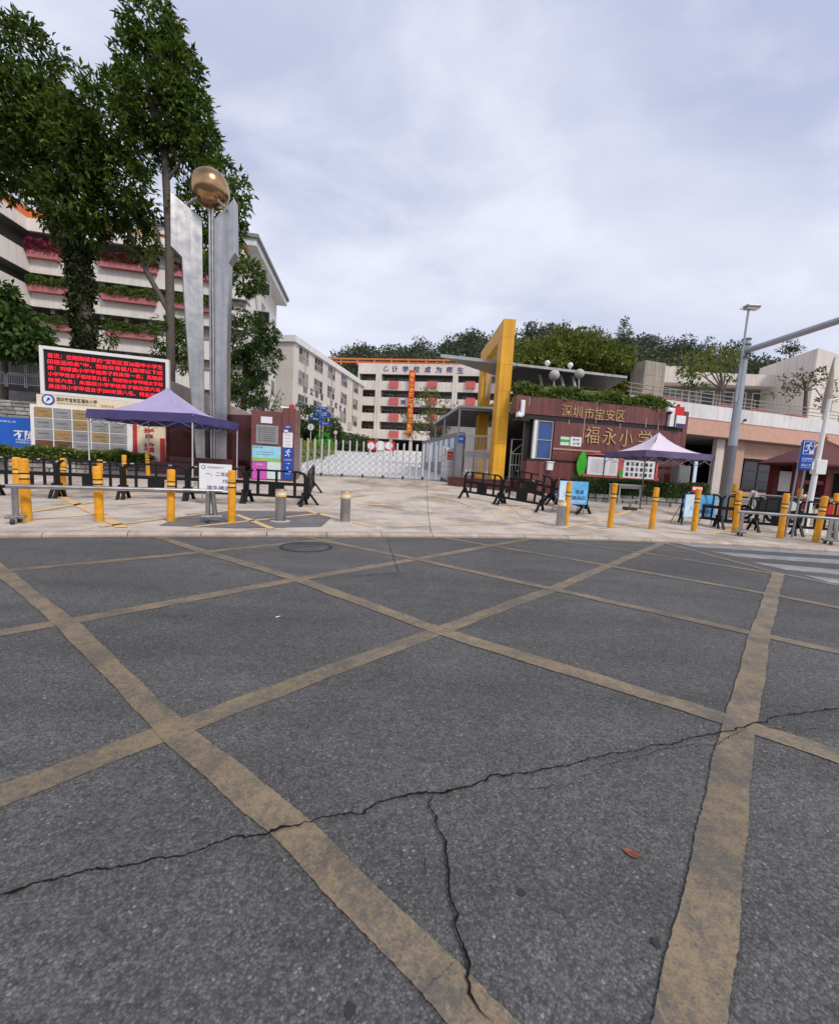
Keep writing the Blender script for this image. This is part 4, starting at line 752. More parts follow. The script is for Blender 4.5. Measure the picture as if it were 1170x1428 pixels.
bx('red_stripe', 'red', t, F.u(185.5), F.u(191), -.03, -.001, zb, zt - .12)
for k in range(3): bx('red_stripe', 'red', t, F.u(185.5), F.u(191.5), -.05, -.031, zb + .62 + k * .09, zb + .66 + k * .09)
for ch, py in (('荣', 583), ('誉', 604), ('墙', 624)): u, z = F.uv(208, py); text(ch, None, .42, u, -.008, z, 'red', t, 'letter', .025)
bx('red_block', 'red', t, F.u(223.5), F.len, -.03, -.001, zb, F.uv(225, 611)[1])
# ---- planter with hedge in front of the board
A, B = gp(-60, 664), gp(232, 657); F = Frame(A, B, hz(0, 16)); zt = F.uv(150, 644)[1]
t = thing('stone_planter', 'low rubble stone planter with clipped hedge behind the left barriers', 'planter', F.loc, F.rz); bx('core', 'mortar', t, 0, F.len, .12, .9, -.3, zt - .03)
stone_face(t, 1.2, F.len, -.05, zt, .08, .20, .34); vv, ff = box_leaves(0, F.len, .02, .85, zt - .05, zt + .34, 7500, .14, .08, .06); np_mesh('hedge', vv, ff, 'leaf_hedge', t); bx('twigs', 'leaf_c', t, .05, F.len - .05, .14, .72, zt - .008, zt + .24)
bx('soil', 'soil', t, 0, F.len, .14, .88, zt - .029, zt - .01)
# ---- dark red boundary wall and sloped roof behind it
F = Frame(at(214, 610, 19.0), at(354, 610, 17.6), hz(0, 18.3)); zt = F.uv(290, 577)[1]
t = thing('boundary_wall', 'polished dark red granite wall behind the steel sculpture', 'wall', F.loc, F.rz)
for i in range(4):
    for j in range(3): x0, x1 = F.len * i / 4, F.len * (i + 1) / 4; z0, z1 = -.2 + (zt + .2) * j / 3, -.2 + (zt + .2) * (j + 1) / 3; bx('granite_panel', 'maroon_dark', t, x0 + .004, x1 - .004, 0, .3, z0 + .004, z1 - .004)
bx('backing', 'mortar', t, .01, F.len - .01, .02, .28, -.2, zt - .02)
F = Frame(at(238, 560, 21), at(352, 560, 20.5), hz(0, 20.5)); t = thing('sloped_ramp_wall', 'pale pinkish sloping ramp wall behind the red granite wall', 'wall', F.loc, F.rz); pts = [F.uv(*q) for q in ((238, 531), (352, 578), (352, 640), (238, 640))]
MB().prism([(u, 0, z) for u, z in pts], (0, .4, 0)).build('wall', mat('ramp_render', (.42, .34, .31), .85, var=.15, vs=2, streak=.2), t)
# ---- steel sculpture
o = at(292, 640, 17.6); zg = hz(o.x, o.y); o = Vector((o.x, o.y, zg)); t = thing('steel_sculpture', 'tall brushed steel sculpture of two fins holding a bronze ball', 'sculpture', o)
for k, (pts, (pa, pb), th) in enumerate([([(237.5, 266), (282, 304), (285.5, 560), (286.5, 646), (274, 646), (263, 500), (258.5, 440), (254, 358), (238, 342)], (at(237, 500, 17.1), at(286, 500, 17.9)), .22), ([(298, 305.5), (326.5, 276), (327.5, 352), (319, 366), (316.5, 480), (316, 646), (301, 646)], (at(298, 500, 17.7), at(327, 500, 17.75)), .42)]):
    Fs = Frame(pa, pb, 0); P3 = [Fs.world(u, 0, z) - o for u, z in (Fs.uv(*q) for q in pts)]; nn = Vector((-Fs.dy, Fs.dx, 0)) * th
    MB().prism(P3[::-1], nn).build('fin', 'steel', t, .012)
c = at(293, 263, 17.75) - o; rad = 23.5 * 17.75 / FPX; MB().sphere(c, rad, 40, 24).build('ball', 'gold', t)
for dx, mt in ((-.05, 'steel'), (.07, 'steel')): p = at(294, 287, 17.75) - o; q = at(297, 650, 17.75) - o; MB().tube([(q.x + dx, q.y, 0), (p.x + dx, p.y, p.z)], .055, 10).build('mast', mt, t)
for a, e in (((262, 284), (276, 275)), ((313, 288), (302, 278))): MB().tube([at(*a, 17.6) - o, at(*e, 17.3) - o], .06, 10).build('strut', 'steel', t)
bx('pedestal', 'maroon_base', t, -2.2, 1.7, -.7, 1.0, -.2, .45, .02); bx('pedestal_step', 'maroon_base', t, -1.5, 1.2, -.4, .8, .451, .7, .02)
# ---- gate pier with notices
F = Frame(at(350, 620, 16.7), at(411, 620, 16.9), hz(0, 16.8)); zt = F.uv(372, 573)[1]; zc = F.uv(402, 569)[1]; xm = F.u(393.5)
t = thing('gate_pier', 'dark red granite gate pier with plaque and blue evacuation sign', 'gate pier', F.loc, F.rz); zj = F.uv(372, 601)[1]
for z0, z1 in ((-.2, zj - .004), (zj + .004, zt)): bx('granite_panel', 'maroon', t, 0, xm, 0, 1.1, z0, z1, .005)
for z0, z1 in ((-.2, zj - .004), (zj + .004, zc)): bx('granite_panel', 'maroon', t, xm + .006, F.len, -.06, 1.2, z0, z1, .005)
def plate(par, F_, x0, y0, x1, y1, m_, name, y=-.02, th=.018, bev=0.):
    (ua, za), (ub, zb_) = F_.uv(x0, y1), F_.uv(x1, y0); zo = F_.uv((x0 + x1) / 2, (y0 + y1) / 2)[1]; hh = abs(F_.uv((x0 + x1) / 2, y0)[1] - F_.uv((x0 + x1) / 2, y1)[1]) / 2
    o_ = bx(name, m_, par, min(ua, ub), max(ua, ub), y, y + th, zo - hh, zo + hh, bev); return o_, (ua + ub) / 2, zo, abs(ub - ua), 2 * hh
plate(t, F, 364, 581, 380, 590, 'paper', 'white_label'); pl, u, z, w_, h_ = plate(t, F, 357, 593, 388.5, 619, 'plaque_silver', 'metal_plaque', -.035, .03, .006)
for i in range(7): text('福永小学地震应急避难场所', w_ * .8, .05, u, -.039, z + h_ * (.36 - i * .115), 'ink', pl, 'engraving')
pl, u, z, w_, h_ = plate(t, F, 351.5, 622, 392, 643.5, 'poster_sky', 'poster'); text('垃圾分类', w_ * .35, .07, u - w_ * .3, -.024, z + h_ * .4, 'ink', pl)
for k in range(3): text('可回收物', w_ * .2, .035, u - w_ * .25 + k * w_ * .2, -.024, z + h_ * .1, 'navy', pl); text('有害垃圾', w_ * .2, .035, u - w_ * .25 + k * w_ * .2, -.024, z - h_ * .05, 'navy', pl)
bx('meadow', 'poster_green', pl, u - w_ / 2, u + w_ / 2, -.026, -.021, z - h_ / 2, z - h_ * .28)
pl, u, z, w_, h_ = plate(t, F, 351.5, 644, 372, 668, 'poster_magenta', 'poster'); text('红黑榜', w_ * .45, .07, u, -.024, z + h_ * .36, 'white', pl)
plate(t, F, 372.3, 644, 392, 668, 'poster_pale', 'poster'); Fc = Frame(F.world(0, -.06, 0), F.world(1, -.06, 0), F.z0)
pl, u, z, w_, h_ = plate(t, Fc, 397, 592.5, 407, 598, 'blue', 'blue_plate', -.08); text('福永', w_ * .7, .08, u, -.084, z, 'white', pl); plate(t, Fc, 396.5, 599.5, 402, 602.5, 'plastic_white', 'sensor', -.13, .068, .01)
pl, u, z, w_, h_ = plate(t, Fc, 394.6, 603, 408.4, 624, 'paper', 'notice', -.08)
for i in range(4): text('门前三包责任', w_ * .6, .045, u, -.084, z + h_ * (.33 - .22 * i), 'ink_grey', pl)
pl, u, z, w_, h_ = plate(t, Fc, 394.4, 624.6, 408.8, 668, 'blue', 'evacuation_sign', -.08)
def runner(par, x, y, z, s, m_='white', flip=1):
    """the running figure of an evacuation sign"""
    mb = MB(); k = lambda pts: mb.prism([(x + flip * a * s, y, z + c * s) for a, c in (pts if flip < 0 else pts[::-1])], (0, .004, 0))
    mb.disc((x + flip * .12 * s, y, z + .42 * s), .085 * s, .004, 12); k([(.0, .34), (.12, .30), (.02, .0), (-.12, .03)]); k([(-.12, .06), (-.02, -.02), (.18, -.18), (.10, -.24), (-.06, -.12)]); k([(.10, -.24), (.18, -.18), (.14, -.42), (.06, -.42)]); k([(-.12, .06), (-.0, .02), (-.14, -.22), (-.40, -.24), (-.40, -.32), (-.1, -.31)]); k([(.02, .30), (.10, .24), (.24, .12), (.36, .20), (.33, .26), (.23, .2)]); k([(.0, .34), (.02, .26), (-.18, .2), (-.24, .04), (-.31, .07), (-.23, .28)])
    return mb.build('pictogram', m_, par)
runner(pl, u, -.088, z + h_ * .33, .34); text('应急避难场所', w_ * .8, .06, u, -.084, z + h_ * .12, 'white', pl); text('→', w_ * .5, .06, u, -.084, z + h_ * .0, 'white', pl); text('↑', None, .12, u - .02, -.084, z - h_ * .15, 'white', pl); text('宝安区', w_ * .5, .05, u, -.084, z - h_ * .33, 'white', pl)
u, z = F.uv(405, 566); t2 = thing('red_siren', 'small red siren box on top of the gate pier', 'siren', F.world(u, .3, zc), F.rz); bx('body', 'red', t2, -.09, .09, -.09, .09, 0, .17, .012); MB().lathe([(.04, .17), (.04, .2), (.02, .215)], 12).build('lens', 'red', t2)
def cctv(loc, rz, lab, kind='bullet'):
    q = thing('security_camera', lab, 'camera', loc, rz, 'security cameras')
    if kind == 'bullet': MB().tube([(0, 0, 0), (0, 0, .12), (0, -.1, .16)], .02, 8).build('bracket', 'plastic_white', q); MB().tube([(-.16, -.1, .19), (.14, -.1, .15)], .06, 12).build('housing', 'plastic_white', q, .006); MB().tube([(-.165, -.1, .19), (-.175, -.1, .192)], .045, 12).build('lens', 'dark', q)
    else: MB().tube([(0, .3, .1), (0, .05, .15), (0, 0, .1)], .025, 8).build('bracket', 'plastic_white', q); MB().lathe([(.05, .1), (.13, .06), (.14, -.06), (.135, -.08)], 18).build('housing', 'plastic_white', q); MB().sphere((0, 0, -.08), .12, 16, 10).build('dome', 'dark', q)
    return q
u, z = F.uv(396, 568); cctv(F.world(u, .1, zt), F.rz + .3, 'white bullet camera on the left gate pier')

# ================================================================== GATE AND DRIVE
A, B = at(408, 665, 19.2), at(632, 672, 20.4); F = Frame(A, B, 0)
t = thing('folding_gate', 'white steel folding gate of upright bars and crossed lattice across the drive', 'gate', (F.x0, F.y0, 0), F.rz)
n = 24; Hg = 1.72
def gz(u): p = F.world(u, 0, 0); return hz(p.x, p.y) + .03
for i in range(n):
    u = F.len * i / (n - .2); z = gz(u); MB().box(u - .028, u + .028, -.03, .03, z + .05, z + Hg).box(u - .028, u + .028, .26, .32, z + .05, z + Hg).build('upright', 'gatewhite', t)
    if i % 3 == 1: mb = MB(); mb.add(*(lambda m0: (m0.v, m0.f))(MB().tube([(u - .025, .12, z + .06), (u + .025, .12, z + .06)], .065, 10))); mb.box(u - .05, u + .05, -.06, .12, z + .03, z + .14); mb.build('wheel', 'dark', t)
    if i < n - 1:
        u2 = F.len * (i + 1) / (n - .2); mb = MB(); hh = Hg - .62; k = 4
        for j in range(k):
            za, zb = z + .12 + hh * j / k * 1.05, z + .12 + hh * (j + 1) / k * 1.05
            for q0, q1 in ((za, zb), (zb, za)):
                mb.tube([(u + .03, -.012 + (.006 if q0 < q1 else -.006), q0), (u2 - .03, -.012 + (.006 if q0 < q1 else -.006), q1)], .013, 4, False)
        mb.build('lattice', 'lattice', t)['kind'] = 'stuff'
u0, u1 = F.u(620, 650), F.u(631, 650); z = gz(u0); h_ = bx('drive_box', 'gatewhite', t, u0, u1, -.15, .45, z + .1, z + 1.62, .02)
bx('warning_sign', 'red', h_, u0 + .06, u1 - .06, -.165, -.151, z + 1.05, z + 1.45); text('禁止通行', .26, .07, (u0 + u1) / 2, -.17, z + 1.3, 'white', h_); text('禁止停车', .26, .07, (u0 + u1) / 2, -.17, z + 1.15, 'white', h_); text('注意安全', .26, .06, (u0 + u1) / 2, -.157, z + .72, 'ink_red', h_); text('请勿靠近', .2, .05, (u0 + u1) / 2, -.157, z + .88, 'ink', h_)
for q in (u0 + .06, u1 - .06): MB().tube([(q - .03, .1, z + .06), (q + .03, .1, z + .06)], .07, 10).build('wheel', 'dark', t)
# lime hedges and signs along the drive
A, B = at(415, 640, 27), at(465, 625, 46)
F = Frame(A, B, 0); t = thing('lime_hedge', 'yellow-green clipped hedge along the left side of the drive', 'hedge', (F.x0, F.y0, hz(0, F.y0)), F.rz); mb = MB()
vv, ff = box_leaves(0, F.len, 0, 1.2, 0, 1.15, 9000, .22, .12, .12); vv[:, 2] += vv[:, 0] * .063; np_mesh('foliage', vv, ff, 'leaf_lime', t); mb.prism([(0, .1, 0), (F.len, .1, F.len * .063), (F.len, .1, F.len * .063 + .9), (0, .1, .9)], (0, 1, 0)); mb.build('twigs', 'leaf_c', t)
def round_sign(px, py, Y, rad, lab, txt, tm, rim='white', bz=None):
    p = at(px, py, Y); zb = hz(p.x, p.y); q = thing('round_sign', lab, 'road sign', (p.x, p.y, zb)); zc = p.z - zb; MB().tube([(0, .03, 0), (0, .03, zc)], .04, 8).build('pole', 'frame_grey', q); d = MB().disc((0, -.03, zc), rad, .04, 24).build('disc', rim, q); MB().disc((0, -.04, zc), rad * .8, .009, 24).build('face', 'white', d); text(txt, None, rad * .9, 0, -.046, zc, tm, d); return q
round_sign(433.5, 595.5, 33, .29, 'round white speed limit sign on a pole inside the gate', '5', 'ink', 'ink_grey'); round_sign(468, 603, 40, .2, 'small round no-horn sign on a pole inside the gate', '禁', 'ink_red', 'red')
p = at(446, 600, 36); t = thing('direction_signpost', 'signpost with blue direction arms inside the gate', 'signpost', (p.x, p.y, hz(p.x, p.y))); zc = at(446, 575, 36).z - hz(p.x, p.y)
for dx in (0, .25): MB().tube([(dx, 0, 0), (dx, 0, zc + .3)], .05, 8).build('pole', 'frame_grey', t)
for dz, a, c in ((0, -.7, .5), (-.35, -.3, .9), (-.7, -1.0, .3), (.25, -.1, .55), (-1.05, 0, .9)): mb = MB(); mb.prism([(a, -.06, zc + dz), (c, -.06, zc + dz), (c + .12, -.06, zc + dz + .12), (c, -.06, zc + dz + .24), (a, -.06, zc + dz + .24)], (0, .05, 0)); o_ = mb.build('arm', 'blue', t); text('教学楼', .45, .14, (a + c) / 2, -.065, zc + dz + .12, 'white', o_)
lb = PL(34, (452, 612, 10, 9, 0), (444, 616, 7, 6, 0), (459, 618, 6, 6, 0)); tb = gtree(452, 34)
tree('bright_green_shrub', 'bright green shrub under the direction signs inside the gate', 'shrub', tb, [([tb, at(452, 615, 34)], [.08, .04])], lb, 'leafgreen', 'bark', 14, 4, .2, .1)
F = Frame(at(511, 618, 50), at(552, 618, 50), 0); zb = hz(0, 50); t = thing('red_display_board', 'dark red display board with three white discs beyond the gate', 'display', (F.x0, F.y0, zb), F.rz); za, zc = F.uv(530, 628)[1] - zb, F.uv(530, 615)[1] - zb; bx('board', 'red', t, .1, F.len - .1, 0, .15, za, zc)
for x in (.3, F.len - .3): bx('post', 'steel_dark', t, x - .05, x + .05, .02, .12, -.3, za)
for px, rr in ((517.5, .42), (530.5, .58), (542.5, .45)): u, z = F.uv(px, 621.5); MB().disc((u, -.05, z - zb), rr, .045, 24).build('disc', 'paper', t)

# ================================================================== ENTRANCE, RIGHT SIDE
# ---- yellow arch
A, B = at(694, 560, 18.0), at(668, 560, 22.6); F = Frame(A, B, hz(0, 18)); zt = at(707, 444, 18).z - F.z0
t = thing('yellow_arch', 'tall yellow rectangular arch frame beside the school gate', 'arch', F.loc, F.rz); wd = .52; Lf = F.len + .5
for k in range(6): za_, zb_ = -.2 + (zt - .55) * k / 6, -.2 + (zt - .55) * (k + 1) / 6; bx('near_leg_panel', 'frame_yellow', t, 0, .85, -wd, 0, za_ + .003, zb_ - .003, .006); bx('far_leg_panel', 'frame_yellow', t, Lf - .85, Lf, -wd, 0, za_ + .003, zb_ - .003, .006)
for k in range(4): bx('beam_panel', 'frame_yellow', t, Lf * k / 4 + .003, Lf * (k + 1) / 4 - .003, -wd, 0, zt - .747, zt, .006)
bx('steel_core', 'band', t, .02, Lf - .02, -wd + .02, -.02, zt - .73, zt - .02)
for i in range(8): u = .95 + (Lf - 1.9) * i / 7; MB().tube([(u, -wd / 2, 4.6), (u, -wd / 2, zt - .76)], .03, 6).build('rod', 'frame_grey', t)
# ---- blade-shaped canopy
zc = at(697, 507, 19).z; tip = at(614, 501, 18.4); pl = [(tip.x, tip.y), (4.0, 18.55), (10.0, 19.9), (10.2, 22.8), (4.0, 21.8)]; pl = [(tip.x, tip.y), (3.0, 18.9), (4.0, 19.15), (4.0, 21.8)]
zg = hz(0, 19); t = thing('blade_canopy', 'pointed grey blade canopy passing through the yellow arch', 'canopy', (4.2, 19.6, zg)); o = Vector((4.2, 19.6, zg))
MB().prism([Vector((x, y, zc - .02)) - o for x, y in pl], (0, 0, .14)).build('blade', 'blade', t); MB().prism([Vector((x, y, zc - .05)) - o for x, y in ((4.02, 19.15), (9.55, 20.3), (9.85, 22.8), (4.02, 21.8))], (0, 0, .03)).build('underside', 'roof_dark', t)
MB().prism([Vector((x, y, zc - .015)) - o for x, y in ((4.02, 19.13), (9.6, 20.28), (9.9, 22.85), (4.02, 21.85))], (0, 0, .11)).build('roof', 'blade_top', t)
for px, px2 in ((752, 757), (781, 787), (797, 803)): a, e = at(px, 518, 20.3), at(px2, 545, 20.0); MB().tube([a - o, e - o], .07, 8).build('slanted_post', 'frame_grey', t)
MB().prism([Vector((x, y, zg)) - o for x, y in ((6, 22.9), (10, 23.4), (10, 23.6), (6, 23.1))], (0, 0, zc - zg - .06)).build('back_wall', 'recess', t)
# ---- maroon entrance wall
F = Frame(at(716, 620, 17.25), at(949, 620, 18.9), hz(0, 17.8)); Z = lambda y, px=850: F.uv(px, y)[1]
t = thing('entrance_wall', 'maroon granite school entrance wall with gold Chinese lettering', 'wall', F.loc, F.rz); zt, z1, z2 = Z(563), Z(587), Z(593.5); xl = F.u(738); L = F.len
def panels(x0, x1, z0, z1_, n, y0=0., y1=.35):
    for i in range(n): bx('granite_panel', 'maroon', t, x0 + (x1 - x0) * i / n + .003, x0 + (x1 - x0) * (i + 1) / n - .003, y0, y1, z0 + .003, z1_ - .003)
panels(0, L, z1, zt, 7); bx('black_band', 'band', t, 0, L, .04, .34, z2, z1); xw = F.u(773); z3 = F.uv(770, 641)[1]
panels(xw, L, z3 + (z2 - z3) * .28, z2, 5); panels(xw, L, z3, z3 + (z2 - z3) * .28, 5); bx('black_line', 'band', t, xl, L, .03, .34, z3 - .10, z3); panels(xl, L, -.4, z3 - .1, 6); bx('trim', 'peach2', t, xw, F.u(840), -.035, -.001, z3 + (z2 - z3) * .27, z3 + (z2 - z3) * .31); bx('backing', 'mortar', t, .01, L - .01, .36, .6, z1, zt - .03); bx('backing', 'mortar', t, xl, L - .01, .36, .6, -.4, z1 - .001)
panels(L + .003, L + .25, -.4, zt, 1, .0, 3.0)
wz0, wz1 = z3 + .01, z2 - .02; window(t, F.u(750.5), F.u(772), wz0, wz1, .1, 1, 2, 'frame_grey', 'blue_glass', .035); bx('window_post', 'white', t, F.u(746), F.u(750), .06, .2, z3, z2)
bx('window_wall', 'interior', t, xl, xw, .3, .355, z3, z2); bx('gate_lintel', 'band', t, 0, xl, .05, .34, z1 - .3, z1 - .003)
for ch, px, py in zip('深圳市宝安区', (790, 804.5, 821, 835.5, 850.5, 864.5), (573, 574, 576, 577.5, 579, 580)): u, z = F.uv(px, py); text(ch, .42, .46, u, -.05, z, 'goldletter', t, 'letter', -.012, .05)
for ch, px, py in zip('福永小学', (825, 849, 872, 898), (606.5, 608.5, 611, 612.5)): u, z = F.uv(px, py); text(ch, .66, .72, u, -.06, z, 'goldletter', t, 'letter', -.012, .06)
pq, u, z, w_, h_ = plate(t, F, 780.5, 609, 794, 621, 'poster_pale', 'name_plate'); bx('green_stripe', 'leafgreen', pq, u - w_ / 2, u + w_ / 2, -.024, -.021, z - h_ * .12, z + h_ * .2)
pq, u, z, w_, h_ = plate(t, F, 794.2, 609.4, 811, 622.5, 'white', 'number_plate'); text('福永南', w_ * .6, .09, u, -.024, z + h_ * .22, 'ink', pq, bold=.01); text('57号', w_ * .6, .12, u + .03, -.024, z - h_ * .22, 'ink', pq, bold=.01)
zw = zt; vv, ff = box_leaves(.25, L - .5, .1, 1.1, zw - .05, zw + .36, 5500, .2, .09, .1); np_mesh('roof_hedge', vv, ff, 'leaf_hedge', t)
for px, y0, y1 in ((812, 571, 618), (830.5, 561, 590), (738, 553, 565), (900, 582, 596), (917, 584, 600), (793, 585, 592), (864, 590, 597)): (u, a), (_, c) = F.uv(px, y1), F.uv(px, y0); bx('drip_stain', 'frame_grey', t, u - .012, u + .012, -.012, -.002, a, c)  # thin grey strips standing for drip stains on the granite
def wall_thing(name, lab, cat, px, py, y=-.0): u, z = F.uv(px, py); return thing(name, lab, cat, F.world(u, y, z), F.rz)
q = wall_thing('mailbox', 'small white mailbox on the maroon wall under the blue window', 'mailbox', 765, 649, -.01); bx('body', 'plastic_white', q, -.13, .13, -.16, -.001, -.2, .12, .015); bx('lid', 'plastic_white', q, -.16, .16, -.19, -.001, .121, .17, .01)
u, z = F.uv(926.5, 573); cctv(F.world(u, -.3, z), F.rz, 'white dome camera at the right end of the maroon wall', 'dome'); u, z = F.uv(719, 580); cctv(F.world(u, -.35, z), F.rz, 'white dome camera beside the yellow arch leg', 'dome')
q = wall_thing('tube_lamp', 'upright white tube lamp near the arch on the maroon wall', 'lamp', 728, 569, -.01); MB().box(-.09, .09, -.08, 0, -.32, .32).build('body', 'frame_white', q, .01); bx('diffuser', 'paper', q, -.06, .06, -.1, -.081, -.28, .28)
q = wall_thing('alarm_box', 'red and white alarm box on the right corner of the maroon wall', 'alarm', 940, 583, -.01); bx('white_case', 'plastic_white', q, -.34, -.12, -.14, 0, -.4, .42, .01); bx('red_case', 'red', q, -.11, .38, -.12, 0, .12, .5, .01); bx('sign_face', 'paper', q, -.05, .42, -.2, -.121, -.42, .1); bx('navy_strip', 'navy', q, -.05, .42, -.206, -.201, -.42, -.25); MB().sphere((.1, -.05, .56), .07).build('lamp', 'red', q)
# bulletin board
q = wall_thing('bulletin_board', 'red framed bulletin board with two white panels and green leaves', 'notice board', 800, 671, -.06); o0, oz = F.uv(800, 671)
def bpl(x0, y0, x1, y1, m_, nm, y, th, par=None):
    ua, ub = F.u(x0, (y0 + y1) / 2) - o0, F.u(x1, (y0 + y1) / 2) - o0; xm_ = (x0 + x1) / 2; za, zb = F.uv(xm_, y1)[1] - oz, F.uv(xm_, y0)[1] - oz; return bx(nm, m_, par or q, ua, ub, y, y + th, za, zb), (ua + ub) / 2, (za + zb) / 2, ub - ua, zb - za
bpl(812, 634, 915, 671, 'maroon_dark', 'back', 0, .05)
for a in ((811, 631.5, 826, 634), (811, 634.5, 916, 636.5), (811.5, 637, 814, 668), (813, 664, 916, 667), (859.5, 638, 866, 668), (912, 646, 914.5, 671)): bpl(*a, 'red_box', 'frame_bar', -.04, .038)
p_, u, z, w_, h_ = bpl(817, 638, 859, 662.5, 'paper', 'panel', -.06, .055)
for i in range(8): text('公示栏信息公开内容', w_ * .5, .045, u - w_ * .15, -.063, z + h_ * (.36 - i * .1), 'ink_grey', p_); text('值班安排', w_ * .2, .035, u + w_ * .33, -.063, z + h_ * (.36 - i * .1), 'ink_grey', p_)
p_, u, z, w_, h_ = bpl(866.5, 642.5, 910, 667, 'paper', 'panel', -.06, .055)
for i in range(3):
    for j in range(6): bx('photo', 'ink_grey' if (i + j) % 2 else 'ink', p_, u - w_ * .42 + j * w_ * .15, u - w_ * .42 + j * w_ * .15 + w_ * .09, -.065, -.061, z + h_ * (.28 - i * .3) - .07, z + h_ * (.28 - i * .3) + .09)
for cx, cy, hh, ww in ((808.5, 646.5, 18.5, 7.5), (862.5, 661, 6, 3.2)):
    (u, z), (u2, z2_) = F.uv(cx, cy), F.uv(cx, cy - hh); hm = z2_ - z; ww = ww * 18 / FPX; pts = []
    for s in (1, -1):
        for i in range(9): k = -1 + i / 4; pts.append((u - o0 + s * ww * math.cos(k * s * math.pi / 2) ** .8 * 1.0 + .04 * k * s, -.1, z - oz + s * k * hm)) if 0 < i < 8 or s == 1 else None
    MB().prism(pts[::-1], (0, .035, 0)).build('leaf_emblem', 'leafgreen', q)
# grey cabinet and blue board
u, z = F.uv(935, 678); zg_ = hz(0, 17.5) - F.z0; q = thing('grey_cabinet', 'grey steel cabinet standing right of the bulletin board', 'cabinet', F.world(F.u(935, 665), -.75, zg_), F.rz); h_ = F.uv(935, 648, -.75)[1] - zg_; bx('body', 'cabinet', q, -.3, .3, 0, .45, 0, h_, .012); bx('door', 'cabinet', q, -.26, .26, -.012, -.001, .15, h_ - .1); bx('handle', 'dark', q, -.22, -.19, -.03, -.0125, h_ * .5, h_ * .6)
q = thing('blue_side_board', 'narrow pale blue board beside the grey cabinet', 'board', F.world(F.u(950, 665), -.72, zg_), F.rz); bx('panel', 'poster_paleblue', q, -.07, .08, 0, .06, .05, h_ + .25); bx('foot', 'dark', q, -.12, .13, -.1, .16, 0, .049)
# hedge planter on the right
A, B = gp(800, 697), gp(985, 711); F4 = Frame(A, B, hz(0, 16.8)); t = thing('hedge_planter', 'clipped hedge in a low stone kerb below the bulletin board', 'planter', F4.loc, F4.rz); zk = .26
bx('core', 'mortar', t, 0, F4.len, .1, .9, -.4, zk - .02); stone_face(t, 0, F4.len, -.15, zk, .06, .2, .36); vv, ff = box_leaves(0, F4.len, .02, .85, zk - .03, zk + .52, 6000, .1, .05, .035); np_mesh('hedge', vv, ff, 'leaf_c', t); bx('twigs', 'leaf_c', t, .1, F4.len - .1, .14, .74, zk - .02, zk + .42)
# ---- shelter, fence and side gate between gate and arch
A, B = at(634, 640, 19.4), at(706, 640, 18.6); F = Frame(A, B, hz(0, 19.2)); t = thing('entrance_plinth', 'low dark red granite plinth under the arch and fence', 'plinth', F.loc, F.rz); bx('base', 'maroon_base', t, 0, F.len + 1.2, -.9, .6, -.3, .32, .01)
bx('cap', 'maroon', t, -.03, F.len + 1.23, -.93, .63, .321, .37, .008)
t = thing('cladding_column', 'grey clad square column with small blue sign beside the gate', 'column', F.world(.02, .05, .371), F.rz); cw_ = F.u(644.5, 640) - F.u(635, 640); hc = F.uv(640, 604)[1] - .37; bx('shaft', 'grey_sheet', t, 0, cw_, 0, .4, 0, hc, .01); s = bx('blue_sign', 'blue', t, .1, .1 + .28, -.04, -.002, hc - .42, hc - .08); text('福永', .2, .1, .24, -.045, hc - .25, 'white', s)
a, e = F.u(645, 640), F.u(689, 640); zz = .371; za, zb, zc_, zd = F.uv(667, 660)[1], F.uv(667, 637)[1], F.uv(667, 630)[1], F.uv(667, 607.5)[1]
t = thing('bar_fence', 'pale two-tier bar fence between the column and the yellow arch', 'fence', F.world(a, .2, zz), F.rz)
for z in (za, zb - .02, zc_ + .05, zd): MB().box(0, e - a, -.03, .03, z - zz - .03, z - zz + .03).build('rail', 'frame_grey', t)
bx('middle_beam', 'steel_dark', t, 0, e - a, -.06, .06, zb - zz + .02, zc_ - zz)
for i in range(9): x = (e - a) * (i + .5) / 9; MB().box(x - .045, x + .045, -.02, .02, za - zz + .03, zb - zz - .05).build('slat', 'frame_grey', t); MB().tube([(x, 0, zc_ - zz + .08), (x, 0, zd - zz - .03)], .02, 6, False).build('bar', 'frame_grey', t)
for x in (.03, e - a - .03): MB().box(x - .03, x + .03, -.031, .031, 0, za - zz - .03).build('leg', 'frame_grey', t)
z_r = at(643, 568, 20.5).z; zg = hz(0, 20.5); a1, a2 = at(642, 568, 20.5).x, at(706, 570, 20.5).x; b1, b2 = at(606, 590, 28.5).x, 4.6
t = thing('shelter_roof', 'dark flat sheet roof shelter on thin posts beside the drive', 'shelter', (a1, 20.5, zg)); o = Vector((a1, 20.5, zg))
MB().prism([Vector(p) - o for p in ((a1, 20.5, z_r), (a2, 20.5, z_r), (b2, 28.5, z_r), (b1, 28.5, z_r))], (0, 0, .06)).build('sheet', 'roof_dark', t)
for k in range(9): y = 20.6 + k * .95; x0 = a1 + (b1 - a1) * (y - 20.5) / 8; MB().box(x0 - a1, a2 - a1, y - 20.5 - .04, y - 20.5 + .04, z_r - zg - .11, z_r - zg - .001).build('purlin', 'steel_dark', t)
for p0_, p1_ in (((a1, 20.45), (a2, 20.45)), ((a1 - .05, 20.5), (b1 - .05, 28.5))): MB().tube([(p0_[0] - a1, p0_[1] - 20.5, z_r - zg + .03), (p1_[0] - a1, p1_[1] - 20.5, z_r - zg + .03)], .07, 6).build('edge_beam', 'frame_grey', t)
for x, y in ((a1, 20.6), (b1 + .1, 28.3), (a1 + (b1 - a1) * .5, 24.5)): MB().tube([(x - a1, y - 20.5, hz(0, y) - zg), (x - a1, y - 20.5, z_r - zg - .002)], .05, 8).build('post', 'frame_grey', t)
